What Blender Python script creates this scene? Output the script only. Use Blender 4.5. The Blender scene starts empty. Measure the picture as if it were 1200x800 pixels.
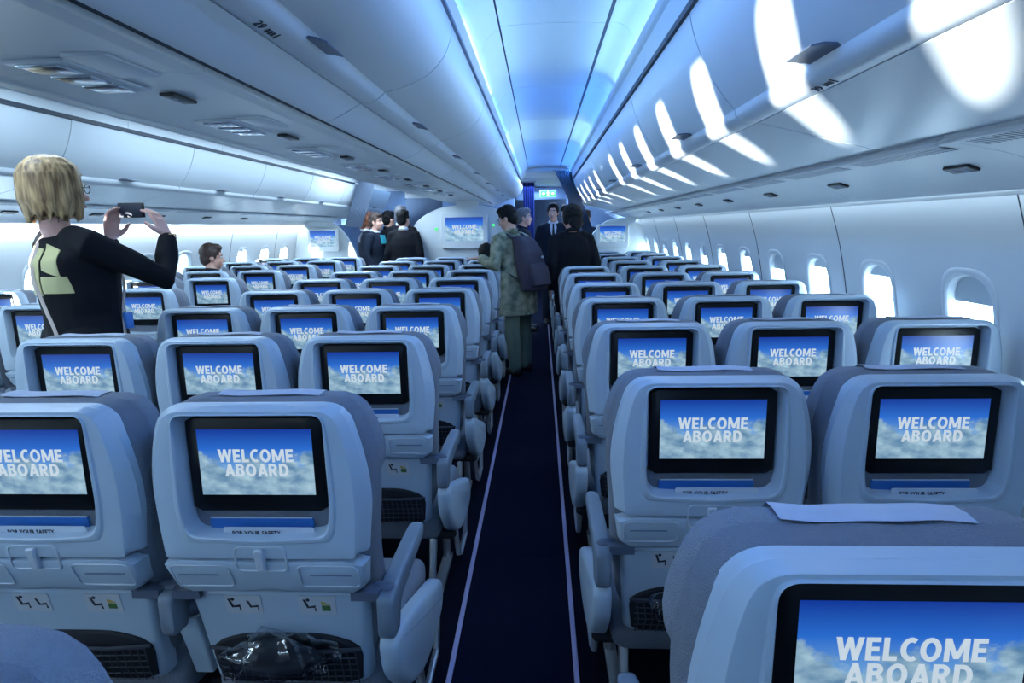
import bpy, bmesh, math, random
from mathutils import Vector, Matrix, noise
random.seed(7)
S = bpy.context.scene
COL = S.collection

# ------------------------------------------------------------------ camera
F_PX, PITCH, YAW, ROLL = 719.23, 0.1839, 0.0487, -0.0183
CAM = Vector((1.099, 0.0, 1.5))
cp, sp, cy, sy = math.cos(PITCH), math.sin(PITCH), math.cos(YAW), math.sin(YAW)
fwd = Vector((-sy*cp, cy*cp, -sp)); rgt = Vector((cy, sy, 0)); upv = rgt.cross(fwd)
r2 = rgt*math.cos(ROLL) + upv*math.sin(ROLL); u2 = -rgt*math.sin(ROLL) + upv*math.cos(ROLL)
cd = bpy.data.cameras.new('camera'); co = bpy.data.objects.new('camera', cd); COL.objects.link(co)
cd.sensor_width = 36; cd.sensor_fit = 'HORIZONTAL'; cd.lens = F_PX/1200*36; cd.clip_start = 0.05
mw = Matrix((( r2.x, u2.x, -fwd.x, CAM.x), (r2.y, u2.y, -fwd.y, CAM.y), (r2.z, u2.z, -fwd.z, CAM.z), (0, 0, 0, 1)))
co.matrix_world = mw
S.camera = co

# ------------------------------------------------------------------ world, sun, cabin lights, exposure
S.view_settings.view_transform = 'Standard'; S.view_settings.look = 'None'
S.view_settings.gamma = 1; S.view_settings.use_curve_mapping = False
S.view_settings.exposure = 0.2
S.cycles.use_denoising = True
S.cycles.sample_clamp_indirect = 6.0
w = bpy.data.worlds.new('sky'); S.world = w; w.use_nodes = True
bg = w.node_tree.nodes['Background']; bg.inputs[0].default_value = (0.60, 0.82, 1.0, 1); bg.inputs[1].default_value = 17.0

def light(name, kind, loc, direction, energy, color, sx=1, sz=1, spread=None):
    l = bpy.data.lights.new(name, kind); l.energy = energy; l.color = color
    o = bpy.data.objects.new(name, l); COL.objects.link(o); o.location = loc
    d = Vector(direction).normalized()
    if kind == 'AREA':
        l.shape = 'RECTANGLE'; l.size = sx; l.size_y = sz
        if spread: l.spread = spread
        zax = -d; xax = Vector((0, 1, 0)); xax = (xax - zax*xax.dot(zax)).normalized(); yax = zax.cross(xax)
        o.rotation_euler = Matrix((xax, yax, zax)).transposed().to_euler()
    else:
        o.rotation_euler = d.to_track_quat('-Z', 'Y').to_euler()
    return o
# low sun mirrored up off the wing and apron, entering by the left windows
s = light('sun_glint', 'SUN', (-8, -8, -1), (1, 1.1, 0.172), 26.0, (1.0, 0.985, 0.93)); s.data.angle = 0.007
for nm, x, d in (('window_daylight_left', -3.05, (1, 0, 0)), ('window_daylight_right', 3.05, (-1, 0, 0))):
    p = light(nm, 'AREA', (x, 3.5, 1.12), d, 0, (1, 1, 1), 18, 0.6); p.data.cycles.is_portal = True
# LED strips: cove lights of the right aisle in alternating blue and pale segments
BLUE, PALE = (0.08, 0.31, 1.0), (0.30, 0.60, 1.0)
for i, y in enumerate((-3.6, -1.2, 1.2, 3.0, 4.4, 5.8, 7.2, 8.4)):
    L = 2.3 if i < 3 else 1.3
    c = BLUE if i in (0, 2, 4, 6, 7) else PALE
    light('cove_led_left', 'AREA', (0.826, y, 2.250), (1, 0, 0.06), 7.0*L, c, L, 0.075)
    light('cove_led_right', 'AREA', (1.522, y, 2.282), (-1, 0, -0.10), 6.5*L, c, L, 0.06)
for y in (-2.5, 1.5, 5.5, 8.2):
    light('cove_led_far_aisle', 'AREA', (-1.16, y, 2.25), (0, 0, -1), 34, (0.62, 0.82, 1.0), 3.6 if y < 8 else 1.4, 0.3)
# white wash lights under the outboard bins
light('sidewall_wash_left', 'AREA', (-2.60, 5.5, 1.585), (-0.5, 0, -1), 46, (0.72, 0.88, 1.0), 9, 0.04)
light('sidewall_wash_right', 'AREA', (2.60, 5.5, 1.585), (0.5, 0, -1), 6, (0.66, 0.85, 1.0), 9, 0.04)
# added fill lamp behind the camera, brightening the seat backs
light('rear_cabin_ceiling_light', 'AREA', (1.15, -2.6, 2.28), (0, 0.35, -1), 12, (0.40, 0.68, 1.0), 3.0, 0.4)
# lamps of the forward cabin
light('forward_cabin_lamp', 'AREA', (1.1, 11.0, 2.2), (0, 0, -1), 62, (0.34, 0.58, 1.0), 3.0, 0.7)
light('forward_cabin_lamp_left', 'AREA', (-1.2, 11.0, 2.2), (0, 0, -1), 16, (0.3, 0.55, 1.0), 3.0, 0.7)

ZF = 0.04          # floor height

# ------------------------------------------------------------------ materials
def lin(r, g, b):
    f = lambda c: (c/12.92 if c <= 0.04045 else ((c+0.055)/1.055)**2.4)
    return (f(r/255), f(g/255), f(b/255), 1)
def mat(name, col, rough=0.5, metal=0.0, noise_s=0, noise_a=0.0, bump_s=0, bump=0.0, emit=None, es=1.0, spec=0.5, coat=0.0, weave=False, alpha=None):
    m = bpy.data.materials.new(name); m.use_nodes = True
    nt = m.node_tree; N = nt.nodes; Lk = nt.links
    b = N['Principled BSDF']
    b.inputs['Base Color'].default_value = col; b.inputs['Roughness'].default_value = rough
    b.inputs['Metallic'].default_value = metal; b.inputs['Specular IOR Level'].default_value = spec
    if coat: b.inputs['Coat Weight'].default_value = coat
    tc = N.new('ShaderNodeTexCoord')
    if noise_s:
        n = N.new('ShaderNodeTexNoise'); n.inputs['Scale'].default_value = noise_s; n.inputs['Detail'].default_value = 4
        Lk.new(tc.outputs['Object'], n.inputs['Vector'])
        mx = N.new('ShaderNodeMix'); mx.data_type = 'RGBA'
        c2 = tuple(max(0, c*(1-noise_a)) for c in col[:3])+(1,); c3 = tuple(min(1, c*(1+noise_a)) for c in col[:3])+(1,)
        mx.inputs['A'].default_value = c2; mx.inputs['B'].default_value = c3
        Lk.new(n.outputs['Fac'], mx.inputs['Factor']); Lk.new(mx.outputs['Result'], b.inputs['Base Color'])
    if bump_s:
        if weave:
            t = N.new('ShaderNodeTexVoronoi'); t.inputs['Scale'].default_value = bump_s; o = t.outputs['Distance']
        else:
            t = N.new('ShaderNodeTexNoise'); t.inputs['Scale'].default_value = bump_s; t.inputs['Detail'].default_value = 3; o = t.outputs['Fac']
        Lk.new(tc.outputs['Object'], t.inputs['Vector'])
        bp = N.new('ShaderNodeBump'); bp.inputs['Strength'].default_value = bump; bp.inputs['Distance'].default_value = 0.003
        Lk.new(o, bp.inputs['Height']); Lk.new(bp.outputs['Normal'], b.inputs['Normal'])
    if emit:
        b.inputs['Emission Color'].default_value = emit; b.inputs['Emission Strength'].default_value = es
    return m

PANEL = mat('white_panel', (0.70, 0.76, 0.80, 1), 0.38, noise_s=3, noise_a=0.02)
BIN = mat('bin_white', (0.68, 0.75, 0.80, 1), 0.33, noise_s=2, noise_a=0.02)
CEIL = mat('ceiling_white', (0.74, 0.80, 0.86, 1), 0.5, noise_s=2, noise_a=0.02)
TRIMW = mat('trim_white', (0.66, 0.72, 0.77, 1), 0.35, noise_s=5, noise_a=0.02)
SEAM = mat('seam_dark', (0.03, 0.045, 0.07, 1), 0.6, noise_s=20, noise_a=0.1)
GREYLATCH = mat('latch_grey', lin(92, 102, 122), 0.4, noise_s=10, noise_a=0.05)
SHELL = mat('seat_shell', (0.45, 0.56, 0.675, 1), 0.36, noise_s=8, noise_a=0.03, bump_s=700, bump=0.03)
SHELL2 = mat('seat_shell_lower', (0.42, 0.53, 0.645, 1), 0.42, noise_s=8, noise_a=0.03)
RIM = mat('moulded_rim', (0.52, 0.60, 0.69, 1), 0.33, noise_s=8, noise_a=0.02)
FABRIC = mat('seat_fabric', lin(122, 129, 142), 0.92, noise_s=60, noise_a=0.10, bump_s=420, bump=0.6, weave=True, spec=0.15)
FABRIC2 = mat('headrest_fabric', lin(134, 141, 154), 0.92, noise_s=60, noise_a=0.10, bump_s=380, bump=0.6, weave=True, spec=0.15)
COVER = mat('headrest_cloth', lin(182, 192, 212), 0.85, noise_s=30, noise_a=0.04, bump_s=500, bump=0.2)
ARM = mat('armrest_grey', (0.17, 0.215, 0.27, 1), 0.45, noise_s=12, noise_a=0.05)
POD = mat('armrest_pod', (0.45, 0.56, 0.675, 1), 0.36, noise_s=6, noise_a=0.03)
HINGE = mat('hinge_grey', lin(84, 94, 112), 0.45, noise_s=10, noise_a=0.05)
BEZEL = mat('monitor_black', (0.004, 0.005, 0.007, 1), 0.3, spec=0.25, noise_s=5, noise_a=0.1)
METAL = mat('leg_metal', (0.55, 0.58, 0.62, 1), 0.35, 0.8, noise_s=10, noise_a=0.05)
NETB = mat('pocket_black', (0.010, 0.012, 0.018, 1), 0.8, noise_s=10, noise_a=0.1)
NET = mat('pocket_net', (0.03, 0.036, 0.05, 1), 0.7, noise_s=20, noise_a=0.1)
STICK = mat('sticker_white', lin(190, 196, 205), 0.5, noise_s=10, noise_a=0.03)
INK = mat('print_dark', lin(38, 42, 55), 0.6, noise_s=10, noise_a=0.05)
INKL = mat('print_grey', lin(110, 125, 150), 0.6, noise_s=10, noise_a=0.05)
YEL = mat('print_yellow', lin(196, 160, 60), 0.6, noise_s=10, noise_a=0.05)
GRN = mat('print_green', lin(70, 110, 60), 0.6, noise_s=10, noise_a=0.05)
CARPET = mat('carpet_navy', lin(9, 13, 30), 0.95, noise_s=25, noise_a=0.25, bump_s=600, bump=0.5, spec=0.1)
CARPET2 = mat('carpet_runner', lin(11, 16, 38), 0.95, noise_s=18, noise_a=0.25, bump_s=600, bump=0.5, spec=0.1)
STRIP = mat('path_strip', lin(170, 160, 196), 0.5, noise_s=10, noise_a=0.05)
CURTAIN = mat('curtain_grey', lin(112, 128, 152), 0.85, noise_s=10, noise_a=0.08, bump_s=200, bump=0.2)
CURTAINB = mat('curtain_navy', lin(24, 44, 120), 0.85, noise_s=10, noise_a=0.08)
BULK = mat('bulkhead_white', (0.74, 0.80, 0.83, 1), 0.45, noise_s=4, noise_a=0.02)
MONW = mat('monitor_housing', (0.76, 0.81, 0.84, 1), 0.4, noise_s=4, noise_a=0.02)
MAGB = mat('magazine_blue', lin(48, 112, 190), 0.45, noise_s=9, noise_a=0.15)
CARDW = mat('card_white', lin(205, 215, 228), 0.45, noise_s=9, noise_a=0.03)
BLACKP = mat('placard_black', (0.006, 0.007, 0.009, 1), 0.3, noise_s=9, noise_a=0.1)
CHROME = mat('reading_light_silver', (0.80, 0.84, 0.88, 1), 0.18, 0.9, noise_s=9, noise_a=0.03)
GRILLE = mat('air_grille', lin(104, 128, 158), 0.5, noise_s=9, noise_a=0.05)
SHADE = mat('window_shade', (0.50, 0.57, 0.62, 1), 0.5, noise_s=9, noise_a=0.03)
DARKP = mat('dark_panel', (0.02, 0.03, 0.06, 1), 0.6, noise_s=6, noise_a=0.1)
BLUEP = mat('blue_panel', lin(150, 172, 205), 0.5, noise_s=3, noise_a=0.05)
SKIN = mat('skin', lin(214, 166, 148), 0.5, noise_s=25, noise_a=0.06)
SKINW = mat('skin_pale', lin(222, 176, 166), 0.5, noise_s=25, noise_a=0.06)
LIPS = mat('lips', lin(170, 96, 92), 0.45, noise_s=25, noise_a=0.06)
HAIRB = mat('hair_black', (0.006, 0.006, 0.008, 1), 0.65, spec=0.2, noise_s=60, noise_a=0.3, bump_s=140, bump=0.5)
HAIRD = mat('hair_brown', lin(58, 40, 34), 0.5, noise_s=60, noise_a=0.3, bump_s=140, bump=0.5)
HAIRG = mat('hair_grey', lin(98, 98, 104), 0.5, noise_s=60, noise_a=0.2, bump_s=140, bump=0.5)
HAIRR = mat('hair_auburn', lin(122, 70, 48), 0.5, noise_s=60, noise_a=0.2, bump_s=140, bump=0.5)
SUIT = mat('suit_black', (0.006, 0.007, 0.011, 1), 0.85, noise_s=30, noise_a=0.2, spec=0.2)
SUITN = mat('suit_navy', (0.010, 0.016, 0.032, 1), 0.85, noise_s=30, noise_a=0.2, spec=0.2)
SHIRT = mat('shirt_white', lin(215, 222, 232), 0.7, noise_s=30, noise_a=0.03)
SCARF = mat('scarf_teal', lin(40, 150, 170), 0.7, noise_s=30, noise_a=0.1)
PANTG = mat('trousers_green', lin(96, 112, 102), 0.9, noise_s=14, noise_a=0.25, bump_s=40, bump=0.6)
PACK = mat('backpack_dark', lin(50, 46, 66), 0.75, noise_s=18, noise_a=0.2, bump_s=60, bump=0.4)
STRAPM = mat('pale_strap', lin(196, 180, 172), 0.5, noise_s=30, noise_a=0.08)
YOKE = mat('yoke_gold', lin(196, 190, 140), 0.6, noise_s=30, noise_a=0.08)
GOLD = mat('bracelet_gold', (0.75, 0.45, 0.22, 1), 0.25, 1.0, noise_s=30, noise_a=0.05)
LEATHER = mat('shoe_leather', (0.02, 0.018, 0.016, 1), 0.5, noise_s=30, noise_a=0.1)
BLUEL = mat('label_blue', lin(60, 120, 200), 0.5, noise_s=30, noise_a=0.05)

def camo():
    m = mat('jacket_olive', lin(104, 116, 104), 0.9, bump_s=50, bump=0.5, spec=0.2)
    nt = m.node_tree; N = nt.nodes; b = N['Principled BSDF']
    tc = N.new('ShaderNodeTexCoord'); n = N.new('ShaderNodeTexNoise'); n.inputs['Scale'].default_value = 13; n.inputs['Detail'].default_value = 5
    r = N.new('ShaderNodeValToRGB'); e = r.color_ramp.elements
    e[0].position = 0.38; e[0].color = lin(98, 106, 92); e[1].position = 0.62; e[1].color = lin(150, 154, 136)
    x = e.new(0.5); x.color = lin(126, 132, 116)
    nt.links.new(tc.outputs['Object'], n.inputs['Vector']); nt.links.new(n.outputs['Fac'], r.inputs['Fac']); nt.links.new(r.outputs['Color'], b.inputs['Base Color'])
    return m
CAMO = camo()
def blond():
    m = mat('hair_blond', lin(176, 146, 104), 0.5)
    nt = m.node_tree; N = nt.nodes; b = N['Principled BSDF']
    tc = N.new('ShaderNodeTexCoord'); mp = N.new('ShaderNodeMapping'); mp.inputs['Scale'].default_value = (60, 60, 7)
    n = N.new('ShaderNodeTexNoise'); n.inputs['Scale'].default_value = 1; n.inputs['Detail'].default_value = 4
    r = N.new('ShaderNodeValToRGB'); e = r.color_ramp.elements
    e[0].position = 0.35; e[0].color = lin(96, 72, 48); e[1].position = 0.68; e[1].color = lin(198, 168, 124)
    bp = N.new('ShaderNodeBump'); bp.inputs['Strength'].default_value = 0.7; bp.inputs['Distance'].default_value = 0.004
    L = nt.links.new
    L(tc.outputs['Object'], mp.inputs['Vector']); L(mp.outputs['Vector'], n.inputs['Vector']); L(n.outputs['Fac'], r.inputs['Fac'])
    L(r.outputs['Color'], b.inputs['Base Color']); L(n.outputs['Fac'], bp.inputs['Height']); L(bp.outputs['Normal'], b.inputs['Normal'])
    return m
BLOND = blond()

def screen_mat(name, strength):
    m = bpy.data.materials.new(name); m.use_nodes = True; nt = m.node_tree; N = nt.nodes; L = nt.links.new
    b = N['Principled BSDF']; b.inputs['Base Color'].default_value = (0.01, 0.012, 0.016, 1); b.inputs['Roughness'].default_value = 0.25
    tc = N.new('ShaderNodeTexCoord'); sep = N.new('ShaderNodeSeparateXYZ'); L(tc.outputs['UV'], sep.inputs[0])
    sky = N.new('ShaderNodeValToRGB'); e = sky.color_ramp.elements
    e[0].position = 0.25; e[0].color = lin(120, 176, 222); e[1].position = 1.0; e[1].color = lin(14, 52, 150)
    x = e.new(0.70); x.color = lin(40, 106, 204)
    L(sep.outputs['Y'], sky.inputs['Fac'])
    mp = N.new('ShaderNodeMapping'); mp.inputs['Scale'].default_value = (4.4, 3.0, 1); L(tc.outputs['UV'], mp.inputs['Vector'])
    n = N.new('ShaderNodeTexNoise'); n.inputs['Scale'].default_value = 1.0; n.inputs['Detail'].default_value = 7; n.inputs['Roughness'].default_value = 0.58
    L(mp.outputs['Vector'], n.inputs['Vector'])
    def mth(op, a, bb, c=None):
        q = N.new('ShaderNodeMath'); q.operation = op
        for i, v in enumerate((a, bb) if c is None else (a, bb, c)):
            if isinstance(v, (int, float)): q.inputs[i].default_value = v
            else: L(v, q.inputs[i])
        return q.outputs[0]
    ax = mth('ABSOLUTE', mth('SUBTRACT', sep.outputs['X'], 0.5), 0)
    edge = mth('MULTIPLY', mth('POWER', mth('MULTIPLY', ax, 2.0), 2.0), 0.22)
    hgt = mth('SUBTRACT', mth('ADD', edge, 0.52), sep.outputs['Y'])
    dens = mth('ADD', mth('MULTIPLY', hgt, 1.9), mth('MULTIPLY', mth('SUBTRACT', n.outputs['Fac'], 0.5), 2.6))
    cr = N.new('ShaderNodeValToRGB'); ce = cr.color_ramp.elements; ce[0].position = 0.0; ce[0].color = (0, 0, 0, 1); ce[1].position = 0.3; ce[1].color = (1, 1, 1, 1)
    L(dens, cr.inputs['Fac'])
    n2 = N.new('ShaderNodeTexNoise'); n2.inputs['Scale'].default_value = 5.5; n2.inputs['Detail'].default_value = 5; L(tc.outputs['UV'], n2.inputs['Vector'])
    cc = N.new('ShaderNodeValToRGB'); k = cc.color_ramp.elements; k[0].position = 0.32; k[0].color = lin(82, 126, 164); k[1].position = 0.70; k[1].color = lin(176, 208, 222)
    L(n2.outputs['Fac'], cc.inputs['Fac'])
    mx = N.new('ShaderNodeMix'); mx.data_type = 'RGBA'; L(cr.outputs['Color'], mx.inputs['Factor']); L(sky.outputs['Color'], mx.inputs['A']); L(cc.outputs['Color'], mx.inputs['B'])
    L(mx.outputs['Result'], b.inputs['Emission Color']); b.inputs['Emission Strength'].default_value = strength
    return m
SCREEN = screen_mat('screen_sky', 0.85)
SCREENB = screen_mat('bulkhead_screen_sky', 1.1)
LETTER = mat('screen_lettering', (0.1, 0.1, 0.1, 1), 0.4, emit=lin(206, 222, 234), es=0.74, noise_s=30, noise_a=0.03)
GREENL = mat('green_lamp', (0.02, 0.2, 0.05, 1), 0.4, emit=(0.1, 1.0, 0.25, 1), es=0.9, noise_s=30, noise_a=0.03)
WHITEL = mat('lit_pictogram', (0.3, 0.5, 0.3, 1), 0.4, emit=(0.85, 1.0, 0.75, 1), es=1.3, noise_s=30, noise_a=0.03)

def glass(name, tint, fac):
    m = bpy.data.materials.new(name); m.use_nodes = True; nt = m.node_tree; N = nt.nodes; L = nt.links.new
    for x in list(N): N.remove(x)
    out = N.new('ShaderNodeOutputMaterial'); mx = N.new('ShaderNodeMixShader'); t = N.new('ShaderNodeBsdfTransparent'); g = N.new('ShaderNodeBsdfGlossy')
    t.inputs[0].default_value = tint; g.inputs['Roughness'].default_value = 0.08
    if fac is None:
        lw = N.new('ShaderNodeLayerWeight'); lw.inputs['Blend'].default_value = 0.25; L(lw.outputs['Facing'], mx.inputs[0])
        tc = N.new('ShaderNodeTexCoord'); n = N.new('ShaderNodeTexNoise'); n.inputs['Scale'].default_value = 35; bp = N.new('ShaderNodeBump'); bp.inputs['Strength'].default_value = 0.6
        L(tc.outputs['Object'], n.inputs['Vector']); L(n.outputs['Fac'], bp.inputs['Height']); L(bp.outputs['Normal'], g.inputs['Normal'])
    else: mx.inputs[0].default_value = fac
    L(t.outputs[0], mx.inputs[1]); L(g.outputs[0], mx.inputs[2]); L(mx.outputs[0], out.inputs[0])
    return m
SHADE_BLOCK = mat('window_shade_thin', (0.80, 0.84, 0.86, 1), 0.6, noise_s=9, noise_a=0.03)  # for closed shades added to keep sun spots off the forward bulkhead
_b = SHADE_BLOCK.node_tree.nodes['Principled BSDF']; _t = SHADE_BLOCK.node_tree.nodes.new('ShaderNodeBsdfTranslucent'); _t.inputs[0].default_value = (0.75, 0.85, 0.9, 1)
_m = SHADE_BLOCK.node_tree.nodes.new('ShaderNodeMixShader'); _m.inputs[0].default_value = 0.35
SHADE_BLOCK.node_tree.links.new(_b.outputs[0], _m.inputs[1]); SHADE_BLOCK.node_tree.links.new(_t.outputs[0], _m.inputs[2]); SHADE_BLOCK.node_tree.links.new(_m.outputs[0], SHADE_BLOCK.node_tree.nodes['Material Output'].inputs[0])
PANE = glass('window_pane', (0.95, 0.97, 0.98, 1), 0.04)
BAG = glass('clear_bag', (0.86, 0.90, 0.95, 1), None)

# ------------------------------------------------------------------ mesh helpers
class M:
    def __init__(s): s.v = []; s.f = []
    def loft(s, loops, cap0=True, cap1=True, fan0=None, fan1=None, closed=True):
        b = len(s.v); n = len(loops[0])
        for lp in loops: s.v += [tuple(p) for p in lp]
        for i in range(len(loops)-1):
            a, c = b+i*n, b+(i+1)*n
            for j in range(n if closed else n-1):
                k = (j+1) % n; s.f.append((a+j, a+k, c+k, c+j))
        if closed:
            e = b+(len(loops)-1)*n
            for on, off, fan, rev in ((cap0, b, fan0, True), (cap1, e, fan1, False)):
                if not on: continue
                if fan is not None:
                    s.v.append(tuple(fan)); q = len(s.v)-1
                    for j in range(n):
                        k = (j+1) % n; s.f.append((off+k, off+j, q) if rev else (off+j, off+k, q))
                else:
                    s.f.append(tuple(range(off+n-1, off-1, -1)) if rev else tuple(range(off, off+n)))
        return s
    def box(s, x0, x1, y0, y1, z0, z1):
        b = len(s.v)
        s.v += [(x, y, z) for z in (z0, z1) for y in (y0, y1) for x in (x0, x1)]
        s.f += [tuple(b+i for i in f) for f in ((0, 2, 3, 1), (4, 5, 7, 6), (0, 1, 5, 4), (2, 6, 7, 3), (0, 4, 6, 2), (1, 3, 7, 5))]
        return s
    def bbox(s, x0, x1, y0, y1, z0, z1, r=0.004):        # box with bevelled edges
        loops = []
        def rect(ix, z): return rr_xy(x0+ix, x1-ix, y0+ix, y1-ix, max(r*1.0-ix*0.5, r*0.4), z)
        loops = [rect(r, z0), rect(r*0.3, z0+r*0.3), rect(0, z0+r), rect(0, z1-r), rect(r*0.3, z1-r*0.3), rect(r, z1)]
        return s.loft(loops)
    def tube(s, pts, radii, n=10, closed=False, caps=True, flat=None):
        pts = [Vector(p) for p in pts]; m = len(pts)
        if not isinstance(radii, (list, tuple)): radii = [radii]*m
        loops = []; ref = None
        for i, p in enumerate(pts):
            a = pts[(i-1) % m] if (i or closed) else p; c = pts[(i+1) % m] if (i < m-1 or closed) else p
            t = (c-a).normalized()
            if ref is None:
                ref = Vector((0, 0, 1)) if abs(t.z) < 0.9 else Vector((1, 0, 0))
            u = (ref - t*ref.dot(t)).normalized(); vv = t.cross(u); ref = u
            r = radii[i]
            ru, rv = r if isinstance(r, (list, tuple)) else (r, r)
            loops.append([p+u*(ru*math.cos(2*math.pi*k/n))+vv*(rv*math.sin(2*math.pi*k/n)) for k in range(n)])
        if closed:
            s.loft(loops+[loops[0]], False, False)
        elif caps:                                        # rounded ends
            def end(i, o):
                c = pts[i]; d = (pts[i]-pts[o]).normalized(); lp = loops[i]
                r = radii[i]; rm = r if not isinstance(r, (list, tuple)) else min(r)
                return [[c+(q-c)*0.82+d*rm*0.57 for q in lp], [c+(q-c)*0.4+d*rm*0.92 for q in lp]]
            e0, e1 = end(0, 1), end(-1, -2)
            s.loft([e0[1], e0[0]]+loops+e1)
        else: s.loft(loops)
        return s
    def ell(s, c, r, n=14, m=9, rot=None):
        c = Vector(c); loops = []
        for i in range(1, m):
            t = math.pi*i/m
            lp = [Vector((r[0]*math.sin(t)*math.cos(2*math.pi*k/n), r[1]*math.sin(t)*math.sin(2*math.pi*k/n), -r[2]*math.cos(t))) for k in range(n)]
            loops.append([c+((rot @ q) if rot else q) for q in lp])
        z = Vector((0, 0, r[2])); z = (rot @ z) if rot else z
        return s.loft(loops, True, True, c-z, c+z)
    def add(s, verts, faces):
        b = len(s.v); s.v += [tuple(p) for p in verts]; s.f += [tuple(b+i for i in f) for f in faces]; return s
    def mesh(s, name, m, smooth=True, ang=38, dz=0.0, fn=None, mirror=False):
        me = bpy.data.meshes.new(name)
        vs = [(x, y, z+dz) for x, y, z in s.v]
        if fn: vs = [tuple(fn(Vector(p))) for p in vs]
        fs = s.f
        if mirror: vs = [(-x, y, z) for x, y, z in vs]
        me.from_pydata(vs, [], fs); 
        bm = bmesh.new(); bm.from_mesh(me); bmesh.ops.recalc_face_normals(bm, faces=bm.faces); bm.to_mesh(me); bm.free()
        me.materials.append(m)
        if smooth:
            me.polygons.foreach_set('use_smooth', [True]*len(me.polygons))
            me.set_sharp_from_angle(angle=math.radians(ang))
        me.update(); return me

def rr_xy(x0, x1, y0, y1, r, z, seg=3):
    out = []
    for cx, cy_, a0 in ((x1-r, y1-r, 0), (x0+r, y1-r, 90), (x0+r, y0+r, 180), (x1-r, y0+r, 270)):
        for i in range(seg+1):
            a = math.radians(a0+90*i/seg); out.append((cx+r*math.cos(a), cy_+r*math.sin(a), z))
    return out
def rpoly(poly, r, seg=6):                                 # polygon (2D) with rounded corners
    n = len(poly); out = []
    for i in range(n):
        p0, p, p1 = (Vector(poly[(i-1) % n]), Vector(poly[i]), Vector(poly[(i+1) % n]))
        rr = r[i] if isinstance(r, (list, tuple)) else r
        a = (p0-p); b = (p1-p); la, lb = a.length, b.length; a.normalize(); b.normalize()
        d = min(rr, la*0.49, lb*0.49)
        if d < 1e-5: out.append(p); continue
        A, B = p+a*d, p+b*d
        for k in range(seg+1):
            t = k/seg; out.append(A*(1-t)**2+p*2*t*(1-t)+B*t*t)
    return out
def angular(poly, c, n=72, extra=()):                      # resample a star-shaped outline by angle
    c = Vector(c); out = []; m = len(poly)
    angs = sorted([2*math.pi*(i+0.5)/n for i in range(n)]+list(extra))
    for a in angs:
        d = Vector((math.cos(a), math.sin(a))); best = None
        for i in range(m):
            p, q = poly[i]-c, poly[(i+1) % m]-c; e = q-p
            den = d.x*e.y-d.y*e.x
            if abs(den) < 1e-12: continue
            t = (p.x*e.y-p.y*e.x)/den; u = (p.x*d.y-p.y*d.x)/den
            if t > 0 and -1e-6 <= u <= 1+1e-6 and (best is None or t > best): best = t
        out.append(c+d*(best or 0.001))
    return out
def inset(o, c, d):
    c = Vector(c); return [c+(p-c)*max(0.02, 1-d/max((p-c).length, 1e-6)) for p in o]

def link(o): COL.objects.link(o); return o
def part(name, me, parent, kind=None, label=None):
    o = link(bpy.data.objects.new(name, me)); o.parent = parent
    if kind: o['kind'] = kind
    if label: o['label'] = label
    return o
def empty(name, loc=(0, 0, 0), rz=0):
    o = link(bpy.data.objects.new(name, None)); o.location = loc; o.rotation_euler = (0, 0, rz); o.empty_display_size = 0.1; return o
def tag(o, label, cat, group=None):
    o['label'] = label; o['category'] = cat
    if group: o['group'] = group
    return o
def struct(name, me=None, loc=(0, 0, 0)):
    o = link(bpy.data.objects.new(name, me)); o.location = loc; o['kind'] = 'structure'; return o
def copy_tree(o, parent=None):
    c = o.copy(); COL.objects.link(c); c.parent = parent
    for ch in list(o.children): copy_tree(ch, c)
    return c
def text_mesh(txt, width, height, m, bold=0.02, depth=0.0008, name='lettering'):
    cu = bpy.data.curves.new(name, 'FONT'); cu.body = txt; cu.offset = bold; cu.resolution_u = 2; cu.extrude = 0.02; cu.align_x = 'CENTER'; cu.space_character = 1.04
    o = bpy.data.objects.new(name, cu); COL.objects.link(o)
    dg = bpy.context.evaluated_depsgraph_get(); me = bpy.data.meshes.new_from_object(o.evaluated_get(dg))
    bpy.data.objects.remove(o); xs = [v.co.x for v in me.vertices]; ys = [v.co.y for v in me.vertices]
    x0, x1, y0, y1 = min(xs), max(xs), min(ys), max(ys)
    for v in me.vertices:                                  # x right, z up, facing -y
        X = ((v.co.x-x0)/(x1-x0)-0.5)*width; Z = ((v.co.y-y0)/(y1-y0)-0.5)*height; Y = -v.co.z/0.02*depth
        v.co = (X, Y, Z)
    me.materials.clear(); me.materials.append(m); return me
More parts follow.
